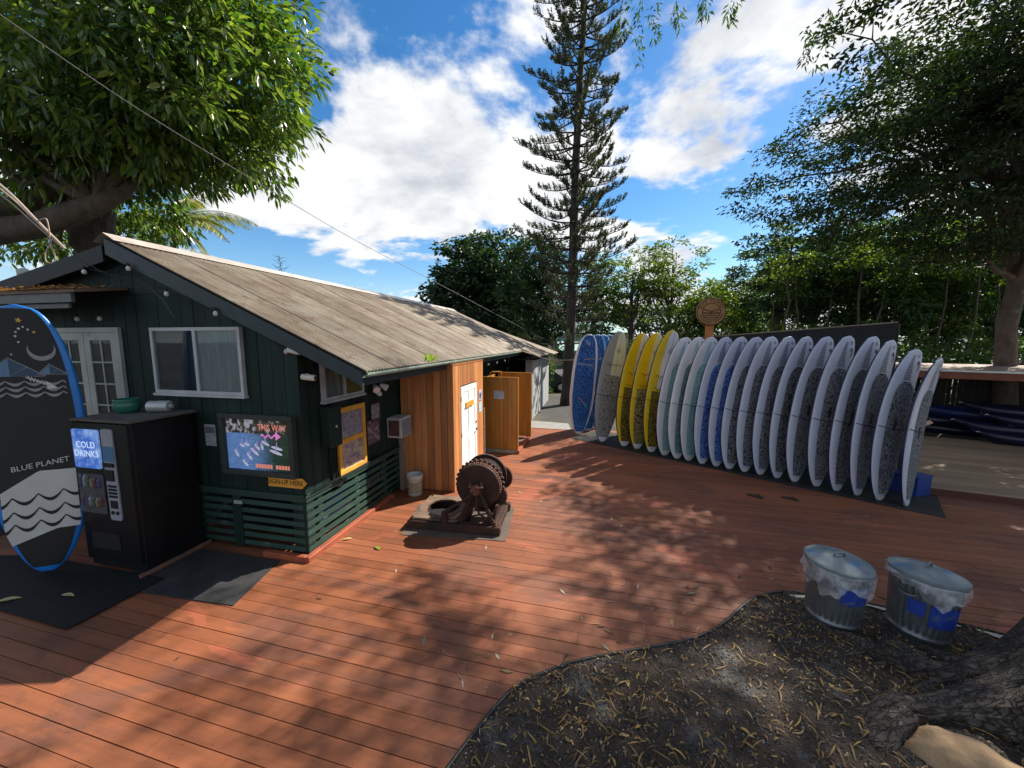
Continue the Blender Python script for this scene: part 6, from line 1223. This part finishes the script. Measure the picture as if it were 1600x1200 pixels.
spec = [(1205, 25, 7.0, (2.9, 2.6, 3.4), lf_cool, 'tall cool green tree at the left end of the dark wood'), (1262, 22, 6.4, (2.9, 2.5, 3.6), lf_cool, 'cool green tree with pale bare trunk in the wood'), (1318, 25, 7.6, (3.3, 2.8, 4.0), lf_dark, 'dark leafy tree behind the black screen fence'), (1372, 20, 5.8, (2.9, 2.4, 3.3), lf_mid, 'mid green tree rising over the free end of the screen fence'), (1425, 24, 7.2, (3.3, 2.8, 4.0), lf_cool, 'cool green tree beyond the kayak shelter corner'), (1478, 20, 5.9, (2.8, 2.6, 3.4), lf_mid, 'mid green tree directly behind the kayak shelter'), (1535, 22, 6.6, (3.2, 2.8, 4.0), lf_dark, 'dark leafy tree beside the bare straight trunk'), (1595, 21, 6.0, (3.2, 2.6, 3.6), lf_mid, 'mid green tree past the bare straight trunk'), (1660, 22, 6.6, (3.5, 2.8, 4.2), lf_cool, 'cool green tree closing the right end of the wood')]
for i, (px, Y, zc, rd, mt, lab) in enumerate(spec):
    p = D(px, 560, Y); tree('wood_tree', lab, (p.x, Y, -.2), (p.x+.2, Y, zc), rd, mt, 185, 42, .6, .27, .115, .2, 16, BG, seed=60+i, shell=.5, flat=.4)
# slender trunks one can tell apart in front of the wood
for i, (px, Y, h) in enumerate(((1228, 19, 8), (1245, 20, 7), (1330, 18, 8), (1352, 18.5, 7.5), (1455, 18, 8), (1468, 19, 8), (1510, 17.5, 8), (1552, 18, 8), (1205, 21, 7), (1290, 20, 8))):
    p = D(px, 560, Y); t = thing('slender_tree', 'slender bare stemmed young tree at the edge of the wood', 'tree', (p.x, Y, -.2), 0, 'slender young trees at the edge of the wood'); rr = random.Random(i+90); mb = MB(); pts, rd = limb((0, 0, 0), (rr.uniform(-.5, .9), 0, h), .075, .03, 8, 0, .12, rr); mb.tube(pts, rd, 7); mb.build('trunk', m_bark, t, smooth=True)
    rng = np.random.default_rng(90+i); Cc = clumps((pts[-1].x, 0, h-.8), (1.3, 1.1, 1.6), 16, .5, rng); lo = clumps((.2, 0, 2.6), (1.4, 1.0, 1.6), 10, .5, rng); Cc = np.concatenate([Cc, lo]); P, Dr = leaves_in(Cc, 34, .5, .4, -.2, None, 0, rng); leaf_mesh('crown', P, Dr, rng.uniform(.15, .26, len(P)), .09, lf_mid if i % 2 else lf_lime, t, rng=rng)
# undergrowth and the far wood: nobody could count these
def hedge(name, label, pts, n, per, cr, L, mat, seed):
    rng = np.random.default_rng(seed); C = []
    for _ in range(n):
        k = rng.integers(0, len(pts)-1); t = rng.random(); a, b = np.array(pts[k]), np.array(pts[k+1]); p = a+(b-a)*t; C.append((p[0]+rng.normal(0, .7), p[1]+rng.normal(0, .9), p[2]*(rng.random()**.8)))
    P, Dr = leaves_in(np.array(C), per, cr, .6, -.2, None, 0, rng); o = leaf_mesh(name, P, Dr, rng.uniform(.7, 1.3, len(P))*L, L*.42, mat, rng=rng); tag(o, label, 'undergrowth', kind='stuff')
hedge('undergrowth', 'tangled green undergrowth below the wood behind the screen fence', [(7.5, 25, 3.0), (11.5, 21, 2.8), (14, 17, 2.6), (18, 15.5, 3.0), (27, 16, 3.2)], 330, 40, .6, .24, lf_mid, 71)
hedge('far_wood', 'far belt of woodland closing the view beyond the trees', [(-2, 58, 5.5), (10, 60, 7), (24, 52, 8), (44, 42, 10), (75, 40, 12)], 620, 46, 1.3, .62, lf_cool, 72)
hedge('far_wood', 'far hedge of trees hidden behind the long hut', [(-75, 45, 7), (-40, 55, 6), (-14, 60, 5), (-2, 58, 5)], 300, 40, 1.3, .62, lf_dark, 73)
def bush(name, label, loc, rad, mat, n, L, seed):
    t = thing(name, label, 'bush', loc); rng = np.random.default_rng(seed); C = clumps((0, 0, rad[2]*.8), rad, n, .5, rng, zmin=.05); P, Dr = leaves_in(C, 36, .3, .7, 0, (0, 0, .2), .6, rng); leaf_mesh('foliage', P, Dr, rng.uniform(.7, 1.2, len(P))*L, L*.4, mat, t, rng=rng); mb = MB()
    for k in range(5): mb.tube(*limb((0, 0, -.1), C[k], .03, .01, 4), 5)
    mb.build('stems', m_bark, t); return t
p = D(850, 590, 21); bush('green_bush', 'leafy green bush beside the grey shed corner', (p.x, 21, -.1), (.5, .5, 1.2), lf_mid, 26, .16, 81); p = D(843, 545, 30); bush('pale_bush', 'pale yellow green bush on the bank beyond the grey shed', (p.x, 30, -.1), (1.3, 1.0, 1.6), lf_lime, 46, .22, 82); p = D(905, 545, 27); bush('pale_bush', 'pale yellow green bush behind the column pine trunk', (p.x, 27, -.1), (1.2, 1.0, 1.2), lf_lime, 36, .22, 83)
# coconut palm behind the ridge
pp_ = D(268, 348, 16); cp_ = thing('coconut_palm', 'coconut palm with yellowing fronds rising behind the hut ridge', 'tree', (pp_.x, 16, -.1)); rr = random.Random(77); H_ = pp_.z+.1
mb = MB(); mb.tube([(0, 0, -.2), (.1, 0, H_*.5), (0, 0, H_)], [.20, .15, .13], 10); mb.build('trunk', m_bark, cp_, smooth=True)
lf_palm = LEAF('palm_leaflet', [(.07, .11, .02), (.13, .16, .03), (.22, .21, .05), (.28, .22, .06)], .35, .45)
for f in range(17):
    a = f*2.4; el = rr.uniform(.05, 1.25); Lf = rr.uniform(2.6, 3.4); pts = []; d = Vector((math.cos(a)*math.cos(el), math.sin(a)*math.cos(el), math.sin(el))); q = Vector((0, 0, H_))
    for i in range(13): pts.append(q.copy()); q = q+d*Lf/12; d = (d+Vector((0, 0, -.115))).normalized()
    fr = MB().tube(pts, [.028*(1-.85*i/12) for i in range(13)], 5).build('frond', MAT('palm_rib', (.20, .20, .06), None, 4, .6) if f == 0 else bpy.data.materials['palm_rib'], cp_); P = []; Dd = []; LL = []
    for i in range(70):
        t = .12+.88*i/70; k = min(int(t*12), 11); c = pts[k].lerp(pts[k+1], t*12-k); tg = (pts[k+1]-pts[k]).normalized(); sdv = tg.cross(Vector((0, 0, 1))).normalized()*(1 if i % 2 else -1); P.append(c); Dd.append(sdv*.8+tg*.55+Vector((0, 0, -.55))); LL.append(.62*math.sin(math.pi*min(1, t*.86+.12))+.08)
    leaf_mesh('leaflets', np.array(P), np.array(Dd), np.array(LL), .045, lf_palm, fr, .05)
mb = MB()
for k in range(7): a = k*.9; c = (.22*math.cos(a), .22*math.sin(a), H_-.28-.05*(k % 2)); mb.lathe([(0, -.13), (.09, -.08), (.11, 0), (.08, .09), (0, .13)], 10, c=c)
mb.build('coconuts', MAT('yellow_coconut', (.38, .26, .04), None, 5, .5), cp_, smooth=True)
bt = D(438, 425, 26); t = thing('bare_tree', 'small leafless twiggy tree seen over the hut ridge', 'tree', (bt.x, 26, 0)); mb = MB(); rr = random.Random(6); mb.tube(*limb((0, 0, -.1), (0, 0, bt.z+1.1), .09, .01, 8, 0, .3, rr), 6); mb.build('trunk', m_barkd, t); mb = MB()
for k in range(26): zz = bt.z-1.2+k*.085; a = k*2.4; l = .9*(1-.6*k/26); mb.tube(*limb((0, 0, zz), (l*math.cos(a), l*math.sin(a), zz+.5*l), .02, .006, 4, 0, 1, rr), 4)
mb.build('branches', m_barkd, t)

# ------------------------------------------------------------------ far house, parked car, cables
fh = D(915, 519, 46); house = thing('far_house', 'cream house with mint green roof seen through the trees', 'house', (fh.x, 46, -.6)); m_mint = MAT('mint_roof', (.32, .50, .44), (.26, .42, .37), 3, .6)
MB().box(-4.2, 5.2, 0, 5, 0, 4.6).build('wall', MAT('cream_wall', (.55, .48, .30), (.48, .42, .26), 3, .7), house)
MB().add([(-4.8, -.6, 4.55), (5.8, -.6, 4.55), (5.8, 5.6, 4.55), (-4.8, 5.6, 4.55), (-2.2, 2.5, 6.1), (3.2, 2.5, 6.1)], [(3,2,1,0),(0,1,5,4),(1,2,5),(2,3,4,5),(3,0,4)]).build('roof', m_mint, house)
MB().add([(-3.6, -4.2, 2.5), (2.4, -4.2, 2.5), (2.4, -.02, 3.9), (-3.6, -.02, 3.9), (-3.6, -4.2, 2.4), (2.4, -4.2, 2.4), (2.4, -.02, 3.8), (-3.6, -.02, 3.8)], [(0,1,2,3),(7,6,5,4),(0,4,5,1),(1,5,6,2),(2,6,7,3),(3,7,4,0)]).build('porch_roof', m_mint, house)
for x in (-3.2, -1.6, 0, 1.6, 3.2): w = MB().box(x-.35, x+.35, -.06, -.005, 3.98, 4.42).build('window', m_frame, house); MB().box(x-.29, x+.29, -.08, -.062, 4.02, 4.38).build('pane', m_black, w)
cr_ = D(868, 598, 23); car = thing('parked_car', 'dark parked car half hidden behind the pine trunk', 'car', (cr_.x-1.2, 23, -.1), R(8)); m_car = MAT('dark_car_paint', (.02, .022, .026), None, 4, .25)
prof = [(-2.1, .35), (-2.1, .75), (-1.9, .9), (-1.2, .95), (-.7, 1.38), (.7, 1.42), (1.35, .98), (2.0, .88), (2.15, .6), (2.1, .35)]; MB().prism(prof, -.85, .85, 'y').build('body', m_car, car); MB().prism([(-1.05, .98), (-.65, 1.33), (.62, 1.36), (1.1, 1.0)], -.862, .862, 'y').build('side_window', MAT('car_glass', (.05, .06, .07), None, 4, .08), car)
for x in (-1.35, 1.35):
    for y in (-.78, .78): w = MB().lathe([(.0, -.1), (.30, -.1), (.33, -.07), (.33, .07), (.30, .1), (0, .1)], 20, c=(x, y, .33), axis='y').build('wheel', m_black, car); MB().lathe([(.0, -.105), (.18, -.105), (.18, .105), (0, .105)], 14, c=(x, y, .33), axis='y').build('rim', m_alu, w)
m_cable = MAT('grey_cable', (.10, .10, .105), None, 4, .6); m_cream = MAT('cream_cable', (.42, .33, .27), (.33, .25, .2), 6, .6)
pts = catmull([D(-40, -5, 4.2), D(200, 160, 5.2), D(410, 290, 6.6), D(560, 378, 8.4), D(690, 446, 10.6), D(800, 504, 13.4), D(872, 541, 16.5)], 8); tag(MB().tube(pts, .0055, 6).build('overhead_cable', m_cable), 'single overhead cable crossing the sky to the grey shed', 'cable')
A0 = [D(-20, 272, 4.55), D(20, 306, 4.58), D(55, 342, 4.60), D(85, 372, 4.62), D(102, 389, 4.64)]
for k, dv in enumerate(((0, 0, 0), (.0, .02, -.07), (-.03, .0, -.11))): tag(MB().tube(catmull([q+Vector(dv)*(1-i/4) for i, q in enumerate(A0)], 5), .013 if k == 0 else .008, 6).build('service_cable', m_cream), 'cream service cable of a bundle tied off at the gable', 'cable', 'service cables tied off at the gable')
lp = [D(60, 345, 4.6), D(72, 342, 4.6), D(77, 362, 4.6), D(78, 382, 4.6), D(71, 395, 4.6), D(72, 408, 4.6), D(82, 411, 4.6), D(86, 402, 4.6), D(80, 385, 4.6), D(76, 378, 4.6)]; tag(MB().tube(catmull(lp, 5), .007, 6).build('cable_loop', m_cream), 'loose cream loop of cable hanging from the gable bundle', 'cable'); tag(MB().tube(catmull([D(102, 389, 4.64), D(160, 425, 4.7), D(215, 440, 4.72), D(250, 465, 4.74), D(272, 497, 4.76)], 6), .006, 5).build('drop_cable', m_black), 'thin black cable sloping down across the gable to the window', 'cable')
tag(MB().tube(catmull([HW(1.7, 9.5, 2.42), Vector((1.4, 12.4, 2.36)), Vector((2.35, 11.75, 2.42)), Vector((3.3, 11.3, 2.5))], 6), .012, 6).build('tie_rope', m_cream), 'pale rope stretched from the grey shed to the blue boards', 'rope')

# specks of leaf and bark blown over the planks
def deck_litter(n=260):
    V = []; F = []; r5 = random.Random(55)
    for i in range(n):
        if i % 2: q = edge[r5.randrange(4, len(edge)-8)]; x, y = q.x+r5.gauss(0, .35)-.1, q.y+abs(r5.gauss(0, .4))
        else: x, y = r5.uniform(-3.5, 6.5), r5.uniform(2.6, 9)
        if inside(x, y) or (Vector((x, y, 0))-HC).dot(VV) < .2 and (Vector((x, y, 0))-HC).dot(UV) > -.2: continue
        L = r5.choice((.012, .018, .03, .05, .07)); w = L*r5.uniform(.10, .30); a = r5.uniform(0, 6.28); b = len(V); z = .004; c, s_ = math.cos(a), math.sin(a)
        V += [(x-L*c, y-L*s_, z), (x-w*s_, y+w*c, z+.003), (x+L*c, y+L*s_, z+.002), (x+w*s_, y-w*c, z+.001)]; F.append((b, b+1, b+2, b+3))
    tag(MB().add(V, F).build('deck_litter', LEAF('deck_specks', [(.05, .03, .02), (.10, .06, .035), (.34, .22, .09), (.42, .36, .28), (.06, .04, .03)], .1, .7)), 'specks of dry leaf and bark blown over the red planks', 'leaf litter', kind='stuff')
deck_litter()
